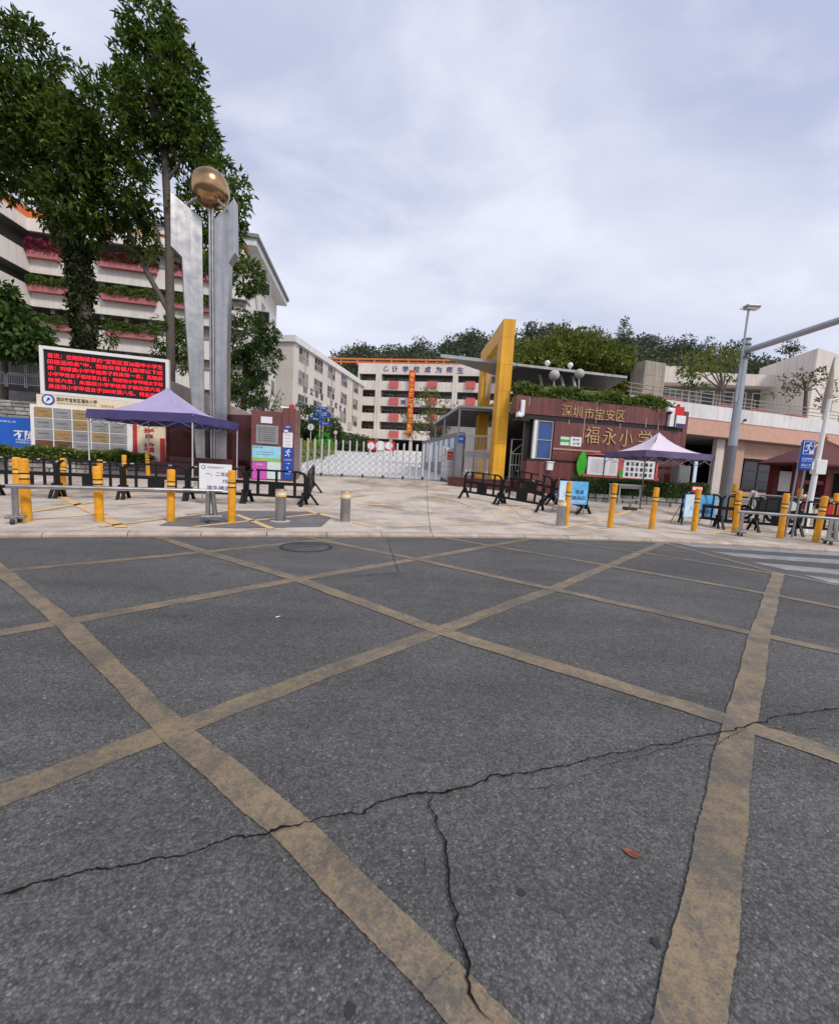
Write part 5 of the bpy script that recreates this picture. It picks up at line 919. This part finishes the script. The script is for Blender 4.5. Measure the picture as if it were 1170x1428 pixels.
A, B = at(638, 640, 21.2), at(588, 630, 30); F = Frame(B, A, hz(0, 25)); t = thing('display_wall', 'grey wall with white display panels along the right of the drive', 'wall', F.loc, F.rz); zt0, zt1 = F.uv(589, 615)[1], F.uv(637, 603)[1]
MB().prism([(0, 0, -1), (F.len, 0, -1), (F.len, 0, zt1), (0, 0, zt0)], (0, .3, 0)).build('wall', 'grey_sheet', t)
for k in range(7): x = .5 + k * (F.len - .8) / 7; zq = zt0 + (zt1 - zt0) * x / F.len; bx('display_panel', 'paper' if k % 3 else 'poster_paleblue', t, x, x + .75, -.04, -.002, zq - 1.5, zq - .25)
A, B = at(600, 600, 34), at(700, 600, 30); F = Frame(A, B, hz(0, 32)); t = thing('pink_annex', 'low pinkish annex wall behind the shelter roof', 'building', F.loc, F.rz); zq = F.uv(650, 566)[1]; pz = F.uv(601, 606)[1]
MB().prism([(0, 0, -1), (F.len, 0, -1), (F.len, 0, F.uv(690, 560)[1]), (F.u(640), 0, F.uv(640, 585)[1]), (0, 0, pz)], (0, 4, 0)).build('wall', 'cream2', t); MB().tube([(0, -.1, pz + .05), (F.u(640), -.1, F.uv(640, 585)[1] + .05), (F.len, -.1, F.uv(690, 560)[1] + .05)], .1, 6).build('coping', 'pink', t)
u, z = F.uv(610, 604); MB().disc((u, -.05, z), .5, .045, 20).build('round_window', 'glass', t)
A, B = at(711, 640, 18.2), at(741, 640, 18.2); F = Frame(A, B, hz(0, 18.2)); t = thing('side_gate', 'grey steel pedestrian side gate right of the yellow arch', 'gate', F.loc, F.rz); Hs = F.uv(725, 613)[1]
MB().tube([(.03, 0, 0), (.03, 0, Hs), (F.len - .03, 0, Hs), (F.len - .03, 0, 0)], .035, 6).build('frame', 'frame_grey', t)
for z in (.2, Hs * .5, Hs * .72): MB().tube([(.03, 0, z), (F.len - .03, 0, z)], .022, 6).build('rail', 'frame_grey', t)
for i in range(1, 7): x = F.len * i / 7; MB().tube([(x, 0, .2), (x, 0, Hs * .72)], .014, 5, False).build('bar', 'frame_grey', t)
MB().tube([(.05 + (F.len - .1) * k / 10, 0, Hs * .72 + (Hs * .26) * math.sin(math.pi * k / 20)) for k in range(11)], .02, 6).build('arc', 'frame_grey', t); bx('lock', 'plastic_white', t, F.len * .7, F.len * .82, -.06, -.01, Hs * .6, Hs * .7)
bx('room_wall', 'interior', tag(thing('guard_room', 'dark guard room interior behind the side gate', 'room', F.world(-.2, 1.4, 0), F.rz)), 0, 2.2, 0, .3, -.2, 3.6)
for px, py, rr, lab in ((773, 523, 7, 'left of two round grey lamp globes above the maroon wall'), (808, 521, 6.4, 'right of two round grey lamp globes above the maroon wall')):
    Y = 18.6; p = at(px, py, Y); zb = at(px, 548, Y).z; q = thing('globe_lamp', lab, 'lamp', (p.x, p.y, zb), 0, 'globe lamps above the wall'); MB().sphere((0, 0, p.z - zb), rr * Y / FPX, 20, 14).build('globe', 'frame_grey', q); MB().tube([(.08, 0, -.6), (0, 0, p.z - zb - .15)], .03, 8).build('stem', 'frame_grey', q)
for px, py, lab in ((763, 509, 'small white ball lamp over the left of the canopy roof'), (795, 512, 'small pointed white lamp over the canopy roof')): Y = 20.5; p = at(px, py, Y); q = thing('small_roof_lamp', lab, 'lamp', (p.x, p.y, zc), 0); zz_ = p.z - zc; MB().tube([(0, 0, -.02), (0, 0, max(.2, zz_))], .03).build('stem', 'white', q); MB().sphere((0, 0, max(.3, zz_ + .1)), .13).build('globe', 'white', q)

# ================================================================== STREET FURNITURE
# ---- yellow bollards
def make_bollard(loc, lab, rz=0., tilt=(0, 0)):
    q = thing('yellow_bollard', lab, 'bollard', loc, rz, 'yellow bollards'); q.rotation_euler = (*tilt, rz)
    MB().lathe([(.068, .16), (.068, 1.02), (.062, 1.045), (.04, 1.05)], 18).build('post', 'yellow', q); MB().lathe([(.070, -.05), (.070, .159)], 18).build('foot_sleeve', 'yellow_dirty', q)
    for z in (.70, .79): MB().lathe([(.0692, z), (.0692, z + .022)], 18).build('black_band', 'black', q)
    MB().lathe([(.0688, .73), (.0688, .78)], 18).build('reflective_band', mat('band_amber', (.85, .52, .16), .35, var=.1, vs=20) if 'ba' not in M else M['ba'], q); return q
M['ba'] = mat('band_amber', (.85, .52, .16), .35, var=.1, vs=20)
BL = [((38, 727), 'front yellow bollard at the left end of the steel rail, nearest the camera'), ((139, 727), 'front yellow bollard behind the left third of the steel rail'), ((238, 727), 'front yellow bollard behind the right part of the left steel rail'), ((323, 729), 'yellow bollard just right of the left steel rail'), ((26, 708), 'yellow bollard right behind the leftmost front one'), ((88, 692), 'yellow bollard by the left barriers under the billboard edge'),
      ((141, 688), 'yellow bollard behind the barrier under the honour board middle'), ((174, 675), 'distant yellow bollard under the honour board right part'), ((207, 668), 'furthest yellow bollard near the tent back leg'),
      ((788, 733), 'yellow bollard beside the right steel bollard'), ((850, 736), 'second yellow bollard from the gap on the right side'), ((908, 738), 'third yellow bollard from the gap on the right side'), ((967, 741), 'yellow bollard in front of the right blue poster stand'), ((1024, 743), 'yellow bollard at the left end of the right steel rail'), ((1087, 751), 'yellow bollard behind the middle of the right steel rail'), ((1137, 756), 'yellow bollard near the right end of the right steel rail'),
      ((1019, 722), 'small far yellow bollard behind the right barriers left one'), ((1110, 730), 'small far yellow bollard behind the blue signpost'), ((1160, 736), 'small far yellow bollard at the right edge')]
b0 = None
for (px, py), lab in BL:
    p = gp(px, py); tl = (random.gauss(0, .012), random.gauss(0, .018) + (-.04 if px < 100 else .0))
    if b0 is None: b0 = make_bollard(p, lab, 0, tl)
    else: dup(b0, p, random.uniform(0, 6), lab, (1, 1, random.uniform(.97, 1.03) * (.95 if px < 600 else 1.08)), tl)
# ---- steel bollards
s0 = None
for (px, py), lab in (((391, 727), 'steel rising bollard under the left barrier gap'), ((481, 728), 'steel rising bollard alone in the middle of the entrance'), ((781, 734), 'steel rising bollard beside the yellow one right of the entrance')):
    p = gp(px, py)
    if s0 is None:
        s0 = thing('steel_bollard', lab, 'bollard', p, 0, 'steel rising bollards'); MB().lathe([(.108, -.02), (.108, .52)], 24).build('cylinder', 'steel', s0); MB().lathe([(.110, .521), (.110, .555)], 24).build('amber_ring', 'ba', s0); MB().lathe([(.109, .5551), (.109, .60)], 24).build('lamp_ring', 'reflect', s0); MB().lathe([(.110, .6001), (.110, .64)], 24).build('amber_ring', 'ba', s0); MB().lathe([(.11, .6401), (.115, .65), (.112, .665), (.04, .67)], 24).build('cap', 'steel', s0); MB().lathe([(.2, -.03), (.2, .012), (.115, .014)], 28).build('base_ring', 'frame_grey', s0)
    else: dup(s0, p, 0, lab)
# ---- steel rails on wheels
def steel_rail(pa, pb, zr_, lab, ends):
    A, B = gp(*pa), gp(*pb); F = Frame(A, B, .06); q = thing('steel_rail_barrier', lab, 'barrier', F.loc, F.rz, 'movable steel rail barriers'); L = F.len
    MB().tube([(-.06, 0, zr_), (L + .04, 0, zr_)], .038, 14).build('top_rail', 'steel', q)
    for x, k in ends(L): 
        for dx in ((0,) if k == 1 else (0, .13)): MB().tube([(x + dx, 0, .1), (x + dx * .6, 0, zr_ - .02)], .045, 12).build('leg', 'steel', q)
        MB().box(x - .12, x + (.12 if k == 1 else .25), -.07, .07, .08, .13).build('foot', 'steel_dark', q, .01)
        for yy in (-.14, .14): mb = MB().box(x - .04, x + .04, min(0, yy), max(0, yy), .085, .115); mb.build('foot_arm', 'steel_dark', q); MB().tube([(x - .02, yy, .045), (x + .02, yy, .045)], .045, 12).build('wheel', 'dark', q)
    return q
steel_rail((18, 730), (306, 728), .60, 'low steel rail on wheels in front of the left bollards', lambda L: [(.04, 1), (L - .2, 2)])
steel_rail((1028, 747), (1185, 762), .62, 'low steel rail on wheels in front of the right bollards', lambda L: [(.05, 1), (L - .4, 2)])
# ---- black plastic barriers
def make_barrier(loc, rz, lab):
    q = thing('plastic_barrier', lab, 'barrier', loc, rz, 'black plastic barriers'); W_, H_ = 1.0, 1.06   # unit length along x, scaled per piece
    y = .0
    MB().tube([(.02, y, .2), (.02, y, .86), (.035, y, .96), (.075, y, 1.02), (.13, y, 1.05), (.87, y, 1.05), (.925, y, 1.02), (.965, y, .96), (.98, y, .86), (.98, y, .2)], .032, 8).build('frame', 'black', q)
    for z, h in ((.27, .08), (.66, .10)): MB().box(.02, .98, -.022, .022, z - h / 2, z + h / 2).build('rail', 'black', q)
    MB().box(.37, .63, -.02, .02, .255, .69).build('panel', 'black', q, .012)
    for x in (.195, .805): MB().box(x - .022, x + .022, -.018, .018, .30, .63).build('lower_bar', 'black', q)
    for x in (.2, .5, .8): MB().box(x - .018, x + .018, -.018, .018, .69, 1.03).build('upper_bar', 'black', q)
    for x in (.04, .96):
        mb = MB()
        for s in (-1, 1): mb.prism([(x - .022, s * .02, .36), (x + .022, s * .02, .36), (x + .026, s * .26, 0), (x - .026, s * .26, 0)], (0, s * .06, 0))
        mb.box(x - .035, x + .035, -.05, .05, .24, .42); mb.build('foot', 'black', q)
    for x in (.12, .7): MB().box(x, x + .05, -.03, -.023, 1.035, 1.062).build('reflector', 'reflect', q)
    return q
br0 = None
def barrier(pa, pb, lab):
    global br0
    A, B = (gp(*pa) if len(pa) == 2 else Vector(pa)), (gp(*pb) if len(pb) == 2 else Vector(pb)); L = (B - A).to_2d().length; rz = math.atan2(B.y - A.y, B.x - A.x); pitch = math.atan2(B.z - A.z, L)
    if br0 is None: br0 = make_barrier(A, rz, lab); q = br0; q.rotation_euler = (0, -pitch, rz); q.scale = (L, 1, .91)
    else: q = dup(br0, A, rz, lab, (L, 1, .91), (0, -pitch))
    return q
for a, e, lab in [((-95, 690), (-8, 692), 'black plastic barrier cut by the left edge of the picture'), ((-8, 692), (80, 694), 'leftmost black plastic barrier fully in view, below the blue billboard'), ((80, 694), (172, 696), 'second black barrier, below the honour board'), ((172, 696), (262, 698), 'third black barrier, below the left tent'), ((262, 698), (343, 701), 'black barrier behind the white class sign'), ((343, 701), (427, 706), 'black barrier in front of the gate pier posters'),
                ((429, 705), (437, 686), 'black barrier turned edge-on beside the folding gate'), ((645, 694), (697, 703), 'black barrier at the left end of the right row, below the arch'), ((697, 703), (755, 714), 'second black barrier of the right row, below the side gate'), ((712, 687), (768, 704), 'black barrier standing behind the right row near the mailbox'), ((768, 704), (816, 718), 'black barrier behind the left blue poster stand'), ((946, 730), (1000, 736), 'black barrier beside the right blue poster stand'), ((1000, 737), (1052, 741), 'black barrier in front of the base of the big pole'), ((1052, 741), (1108, 747), 'black barrier left of the blue signpost'), ((1108, 747), (1172, 752), 'black barrier cut by the right edge of the picture')]: barrier(a, e, lab)
# ---- tents
def tent(lab, N, u, v, ze, zp, cm, vm, lm, zv):
    N = Vector(N); u = Vector(u); v = Vector(v); g = hz(N.x, N.y); q = thing('canopy_tent', lab, 'tent', (N.x, N.y, g), 0, 'canopy tents'); C = [Vector((0, 0)), u, u + v, v]; z0 = ze - g; zk = zp - g; ctr = (u + v) / 2
    mb = MB(); n = 14; m_ = 10   # canopy: four concave sides
    for k in range(4):
        a, b_ = C[k], C[(k + 1) % 4]; vs = []
        for i in range(m_ + 1):
            s = i / m_
            for j in range(n + 1):
                e = a.lerp(b_, j / n); p = e.lerp(ctr, s); h = z0 + (zk - z0) * (s ** 2.1); sag = .05 * math.sin(math.pi * j / n) * (1 - s) * 4 * s; wv = .02 * math.sin(j * 2.1 + k) * (1 - s); vs.append((p.x, p.y, h - sag + wv * s))
        mb.add(vs, [(i * (n + 1) + j, i * (n + 1) + j + 1, (i + 1) * (n + 1) + j + 1, (i + 1) * (n + 1) + j) for i in range(m_) for j in range(n)], True)
    mb.build('canopy', cm, q)
    for k in range(4):
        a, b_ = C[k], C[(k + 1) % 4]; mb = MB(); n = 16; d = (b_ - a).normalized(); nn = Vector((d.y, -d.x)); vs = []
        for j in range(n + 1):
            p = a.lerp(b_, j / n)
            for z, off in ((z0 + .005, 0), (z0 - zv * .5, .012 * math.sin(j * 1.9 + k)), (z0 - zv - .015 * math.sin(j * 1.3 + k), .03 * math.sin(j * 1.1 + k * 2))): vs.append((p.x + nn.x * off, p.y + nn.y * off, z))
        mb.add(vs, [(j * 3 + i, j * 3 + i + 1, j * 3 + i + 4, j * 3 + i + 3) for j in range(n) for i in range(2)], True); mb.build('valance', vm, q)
        ins = (ctr - a) * .02; zl = hz(N.x + a.x, N.y + a.y) - g; leg = MB().tube([(a.x + ins.x, a.y + ins.y, zl), (a.x + ins.x, a.y + ins.y, z0 - .02)], .024, 8).build('leg', lm, q); MB().box(a.x + ins.x - .09, a.x + ins.x + .09, a.y + ins.y - .09, a.y + ins.y + .09, zl, zl + .03).build('foot_plate', lm, leg)
        A3 = [Vector((*(a.lerp(b_, f) + (ctr - a.lerp(b_, f)) * .02), z0 - zv * .3 - h)) for f, h in ((0, .0), (.25, .38), (.5, .0), (.75, .38), (1, .0))]; mb = MB(); mb.tube(A3, .009, 6)
        A4 = [Vector((*(a.lerp(b_, f) + (ctr - a.lerp(b_, f)) * .02), z0 - zv * .3 - h)) for f, h in ((0, .38), (.25, .0), (.5, .38), (.75, .0), (1, .38))]; mb.tube(A4, .009, 6); mb.build('truss', 'steel_dark', q)
    for c in C: MB().tube([(c.x, c.y, z0 - .05), ((c.x + ctr.x) / 2, (c.y + ctr.y) / 2, z0 + (zk - z0) * .22 - .06), (ctr.x, ctr.y, zk - .06)], .015, 6).build('ridge_pole', lm, q)
    return q
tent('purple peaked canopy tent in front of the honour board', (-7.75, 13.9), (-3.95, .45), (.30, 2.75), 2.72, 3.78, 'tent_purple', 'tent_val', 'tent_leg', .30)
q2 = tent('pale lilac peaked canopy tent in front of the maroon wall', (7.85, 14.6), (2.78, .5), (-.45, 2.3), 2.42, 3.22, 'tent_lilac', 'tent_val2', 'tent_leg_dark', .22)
p = gp(878, 711); t = thing('tent_weight', 'dark weight block at the foot of the lilac tent leg', 'weight', p, .2); MB().prism([(-.2, -.14, 0), (.2, -.14, 0), (.2, .14, 0), (-.2, .14, 0)], (0, 0, .1)).build('block', 'dark', t, .02); MB().lathe([(.04, .1), (.04, .2)], 10).build('socket', 'steel_dark', t)
# ---- desk under the lilac tent
p = gp(862, 704); F = Frame(p, at(945, 700, 16.4), hz(p.x, p.y)); t = thing('steel_desk', 'grey steel frame desk under the lilac tent', 'desk', F.loc, F.rz); L = 2.1; h_ = .78
bx('top', 'frame_grey', t, 0, L, 0, .55, h_ - .05, h_, .008); bx('apron', 'steel_dark', t, .03, L - .03, .02, .05, h_ - .16, h_ - .051)
for x in (.04, L / 2, L - .04):
    for y in (.04, .5): MB().box(x - .02, x + .02, y - .02, y + .02, -.05, h_ - .051).build('leg', 'frame_grey', t)
MB().box(.06, L - .06, .03, .05, .18, .21).build('stretcher', 'frame_grey', t)
# ---- boards on the pavement
def board(name, lab, x0, y0, x1, y1, Y0, Y1, m_, cat, lean=.1):
    F = Frame(at(x0, 690, Y0), at(x1, 690, Y1), 0); xm_ = (x0 + x1) / 2; za, zb = F.uv(xm_, y1)[1], F.uv(xm_, y0)[1]; g = hz(0, (Y0 + Y1) / 2); za = max(za, g + .02); q = thing(name, lab, cat, (F.x0, F.y0, g), F.rz)
    o_ = MB().box(0, F.len, -.015, .015, za - g, zb - g).build('board', m_, q)
    for x in (.06, F.len - .06): MB().tube([(x, .02, zb - g - .05), (x, .45, 0)], .014, 6).build('prop', 'steel_dark', q); MB().tube([(x, .03, 0), (x, .03, zb - g - .04)], .014, 6).build('stile', 'steel_dark', q)
    return q, o_, F.len, za - g, zb - g
q, o_, L, za, zb = board('class_sign', 'white class sign board standing behind the left steel rail', 278, 647, 323, 686, 10.6, 10.75, 'paper', 'sign')
e = MB().disc((L * .13, -.02, zb - .09), .05, .004, 20).build('emblem', 'navy', o_); MB().disc((L * .13, -.024, zb - .09), .035, .003, 20).build('emblem_face', 'paper', e); text('深圳市宝安区福永小学', L * .5, .05, L * .5, -.02, zb - .09, 'navy', o_); text('一、二年级', L * .75, .12, L * .58, -.02, zb - .26, 'navy', o_, bold=.01); text('7班', L * .26, .11, L * .84, -.02, zb - .44, 'navy', o_, bold=.01); text('学生接送', L * .72, .12, L * .6, -.02, zb - .62, 'navy', o_, bold=.01)
for k, (x0, x1, y0, y1, Y0, Y1, lab) in enumerate(((779, 819, 671, 703, 12.6, 12.8, 'blue and white poster stand behind the right steel bollard'), (956, 1000, 690, 722, 11.9, 12.3, 'blue and white poster stand near the base of the big pole'))):
    q, o_, L, za, zb = board('poster_stand', lab, x0, y0, x1, y1, Y0, Y1, 'poster_blue', 'poster stand'); bx('pale_half', 'poster_paleblue', o_, .01, L * .36, -.02, -.0155, za + .01, zb - .01); text('通道', L * .32, .12, L * .7, -.02, za + (zb - za) * .55, 'navy', o_, bold=.01); text('接送区', L * .5, .12, L * .7, -.02, za + (zb - za) * .28, 'navy', o_, bold=.01); text('请有序排队', L * .55, .09, L * .66, -.02, za + .09, 'white', o_)
    text('入', None, .16, L * .2, -.0205, za + (zb - za) * .4, 'blue', o_)
q, o_, L, za, zb = board('red_notice_sign', 'small red and white notice sign behind the right poster stand', 964, 678, 978, 700, 13.2, 13.3, 'red', 'sign'); bx('white_strip', 'paper', o_, .01, L - .01, -.02, -.0155, zb - .12, zb - .03); text('停', None, .12, L / 2, -.02, za + (zb - za) * .45, 'white', o_)
# ---- big pole with arm and lamp
p = gp(1007, 727); g = p.z; t = thing('traffic_pole', 'big grey pole with a long arm reaching over the road', 'pole', p); zt = at(1046, 474, p.y).z - g; zm = at(1030, 622, p.y).z - g
def pr(z): return .155 - .06 * z / zt
lean = Vector((.0, 0, 0)); MB().lathe([(pr(0), -.05), (pr(zm), zm)], 8).build('lower_shaft', 'galv_dark', t); MB().lathe([(pr(zm) - .001, zm + .001), (pr(zt), zt)], 8).build('upper_shaft', 'galv', t); MB().lathe([(.3, 0), (.3, .03), (.2, .035)], 8).build('base_plate', 'galv_dark', t); MB().lathe([(.13, zt + .001), (.13, zt + .03)], 8).build('cap', 'galv_dark', t)
za_ = at(1047, 490, p.y).z - g; MB().lathe([(.145, za_ - .22), (.145, za_ - .17)], 8).build('flange', 'galv_dark', t); MB().lathe([(.14, za_ + .17), (.14, za_ + .21)], 8).build('flange', 'galv_dark', t)
e = at(1172, 446, 9.6) - Vector(p); e2 = Vector((e.x, e.y, 0)).normalized(); sl = (e.z - za_) / Vector((e.x, e.y)).length; MB().tube([e2 * .12 + Vector((0, 0, za_)), e2 * .3 + Vector((0, 0, za_ + .3 * sl)), e + (e - Vector((0, 0, za_))) * 1.3], [.095, .09, .062], 10).build('arm', 'galv', t); MB().prism([e2 * .1 + Vector((0, 0, za_ - .16)), e2 * .45 + Vector((0, 0, za_ - .06)), e2 * .1 + Vector((0, 0, za_ + .1))], (.03, .03, 0)).build('gusset', 'galv_dark', t)
lp0, lp1 = at(1036, 560, p.y - .3) - Vector(p), at(1044, 431, p.y - .3) - Vector(p); MB().tube([(lp1.x - .02, lp0.y, lp0.z), lp1], .03, 8).build('lamp_pole', 'galv', t); ll = MB(); ll.box(lp1.x - .12, lp1.x + .28, lp1.y - .12, lp1.y + .12, lp1.z + .02, lp1.z + .12); ll.build('lamp_head', 'steel_dark', t, .03); MB().box(lp1.x - .1, lp1.x + .26, lp1.y - .1, lp1.y + .1, lp1.z, lp1.z + .019).build('lamp_lens', 'paper', t); MB().tube([(lp1.x - .25, lp1.y, lp1.z), (lp1.x + .05, lp1.y, lp1.z + .01)], .02, 6).build('lamp_bracket', 'galv', t)
# ---- white camera pole
p = gp(1121, 742); t = thing('white_camera_pole', 'slender white camera pole behind the blue evacuation signpost', 'pole', p, 0); zt = at(1150, 556, p.y).z - p.z; lx = .14
MB().tube([(0, 0, 0), (lx * .5, 0, zt * .5), (lx, 0, zt)], [.085, .07, .05], 10).build('shaft', 'white', t); MB().tube([(lx, 0, zt - .05), (lx + .9, -.25, zt + .25)], .035, 8).build('arm', 'white', t); MB().lathe([(.03, .12), (.10, .06), (.11, -.05)], 14, (lx + .6, -.18, zt - .02)).build('camera_dome', 'plastic_white', t); MB().sphere((lx + .6, -.18, zt - .08), .09, 14, 8).build('camera_lens', 'dark', t); zb = at(1130, 650, p.y).z - p.z; MB().box(-.02, .28, -.1, .1, zb - .22, zb + .2).build('control_box', 'plastic_white', t, .01); MB().box(-.30, -.03, -.05, .0, zb - .1, zb + .12).build('number_plate', 'plastic_white', t)
# ---- blue evacuation signpost
p = gp(1099, 749); t = thing('evacuation_signpost', 'blue running-figure evacuation sign on two grey posts', 'sign', p, R(-4)); za, zb = at(1120, 655, p.y).z - p.z, at(1126, 614, p.y).z - p.z
for x in (-.07, .11): MB().tube([(x - .02, 0, -.05), (x + .07, 0, zb - .05)], .025, 8).build('post', 'steel_dark', t)
s = MB().box(-.05, .26, -.08, -.04, za, zb).build('panel', 'blue', t, .015); xm_ = .105; zc = zb - .20; mb = MB()
for x0, x1, z0, z1 in ((-.12, .12, .15, .16), (-.12, .12, -.16, -.15), (-.13, -.12, -.16, .16), (.12, .13, -.16, .16)): mb.box(xm_ + x0, xm_ + x1, -.088, -.081, zc + z0, zc + z1)
mb.build('white_border', 'white', s); runner(s, xm_, -.088, zc + .0, .27); mb = MB(); mb.prism([(xm_ + .01, -.09, zc - .14), (xm_ + .11, -.09, zc - .14), (xm_ + .11, -.09, zc - .03)], (0, .005, 0)); mb.build('arrow', 'white', s)
text('应急避难场所', .26, .06, xm_, -.085, za + .28, 'white', s); text('EMERGENCY SHELTER', .25, .025, xm_, -.085, za + .22, 'white', s); text('福永小学', .24, .06, xm_, -.085, za + .12, 'white', s); text('FUYONG PRIMARY SCHOOL', .25, .022, xm_, -.085, za + .06, 'white', s)
# ---- handrail in front of the pavilion
A, B = at(1060, 700, 14.6), at(1200, 715, 13.4); F = Frame(A, B, hz(0, 14)); h_ = F.uv(1120, 694)[1]; t = thing('ramp_railing', 'grey double handrail in front of the red pavilion', 'railing', F.loc, F.rz)
for z in (h_, h_ - .16, .12): MB().tube([(0, 0, z), (F.len, 0, z)], .026, 8).build('rail', 'steel_dark', t)
for i in range(24): x = F.len * i / 23; MB().tube([(x, 0, .12 if i % 6 else -.1), (x, 0, h_ - .16 if i % 6 else h_)], .012 if i % 6 else .026, 6).build('bar', 'steel_dark', t)
# ---- parked scooters behind the barriers at right
def scooter(px, py, rz, lab, body):
    p = gp(px, py); q = thing('parked_scooter', lab, 'scooter', p, rz, 'scooters parked at right')
    for x in (-.6, .6): w_ = MB(); pts = [(x + .2 * math.cos(a * math.pi / 8), 0, .25 + .2 * math.sin(a * math.pi / 8)) for a in range(17)]; w_.tube(pts, .05, 8); o_ = w_.build('wheel', 'black', q); MB().tube([(x, -.03, .25), (x, .03, .25)], .12, 12).build('hub', 'steel_dark', o_)
    MB().prism([(-.75, -.13, .45), (-.2, -.13, .3), (.25, -.13, .28), (.3, -.13, .36), (-.1, -.13, .4), (-.15, -.13, .72), (-.8, -.13, .74)], (0, .26, 0)).build('body', body, q, .03); MB().prism([(-.78, -.12, .741), (-.1, -.12, .721), (-.08, -.12, .79), (-.78, -.12, .83)], (0, .24, 0)).build('seat', 'black', q, .02); MB().prism([(.28, -.16, .3), (.42, -.16, .5), (.40, -.16, .95), (.33, -.16, .95), (.34, -.16, .5), (.22, -.16, .34)], (0, .32, 0)).build('leg_shield', body, q, .02); MB().tube([(.6, 0, .25), (.42, 0, .8), (.36, 0, 1.02)], .03, 8).build('fork', 'steel_dark', q); MB().tube([(.3, -.3, 1.05), (.37, 0, 1.02), (.3, .3, 1.05)], .018, 8).build('handlebar', 'dark', q); MB().sphere((.44, 0, .92), .07).build('headlight', 'reflect', q)
scooter(1068, 727, R(150), 'white parked scooter behind the barrier left of the blue signpost', 'plastic_white'); scooter(1045, 726, R(140), 'dark parked scooter behind the right steel rail end', 'dark'); scooter(1140, 733, R(160), 'dark red parked scooter at the right edge behind the barriers', 'red')
# ---- small things on the road
c = gp(427, 763, True); t = thing('manhole_cover', 'round iron manhole cover in the paler asphalt patch', 'manhole cover', (c.x, c.y, 0)); MB().lathe([(.40, -.02), (.40, .009), (.345, .0092)], 36).build('rim', 'tar', t); MB().lathe([(.34, -.02), (.34, .010), (.02, .0105)], 36).build('lid', 'asphalt_patch', t)
for i in range(5): bx('rib', 'tar', t, -.22, .22, -.2 + i * .1 - .012, -.2 + i * .1 + .012, .0106, .013)
c = gp(881, 1194, True); t = thing('fallen_leaf', 'single dry reddish leaf lying on the asphalt', 'leaf', (c.x, c.y, .004), R(-40)); mb = MB(); k = 9; vs = []
for i in range(k): s = i / (k - 1); wv = .016 * math.sin(math.pi * s) ** .7; x = -.035 + .07 * s; vs += [(x, -wv, .004 + .008 * s * s), (x, 0, .001 + .006 * s * s), (x, wv, .006 + .008 * s * s)]
mb.add(vs, [(3 * i + j, 3 * i + 3 + j, 3 * i + 4 + j, 3 * i + 1 + j) for i in range(k - 1) for j in range(2)], True); mb.build('blade', 'dry_leaf', t); t.scale = (.8, .8, .8); MB().tube([(-.05, 0, .002), (-.03, 0, .003), (.03, 0, .009)], .0012, 5).build('midrib', 'dry_leaf', t)
c = gp(389, 861, True); t = thing('paper_scrap', 'tiny pink and white paper scrap lying on the asphalt', 'litter', (c.x, c.y, .004), .6); t.scale = (.55, .55, .55); MB().add([(-.05, -.015, 0), (.01, -.02, .012), (.012, .016, .01), (-.045, .02, .002)], [(0, 1, 2, 3)]).build('white_part', 'paper', t); MB().add([(.01, -.02, .012), (.05, -.01, .001), (.045, .02, .006), (.012, .016, .01)], [(0, 1, 2, 3)]).build('pink_part', 'pink', t)
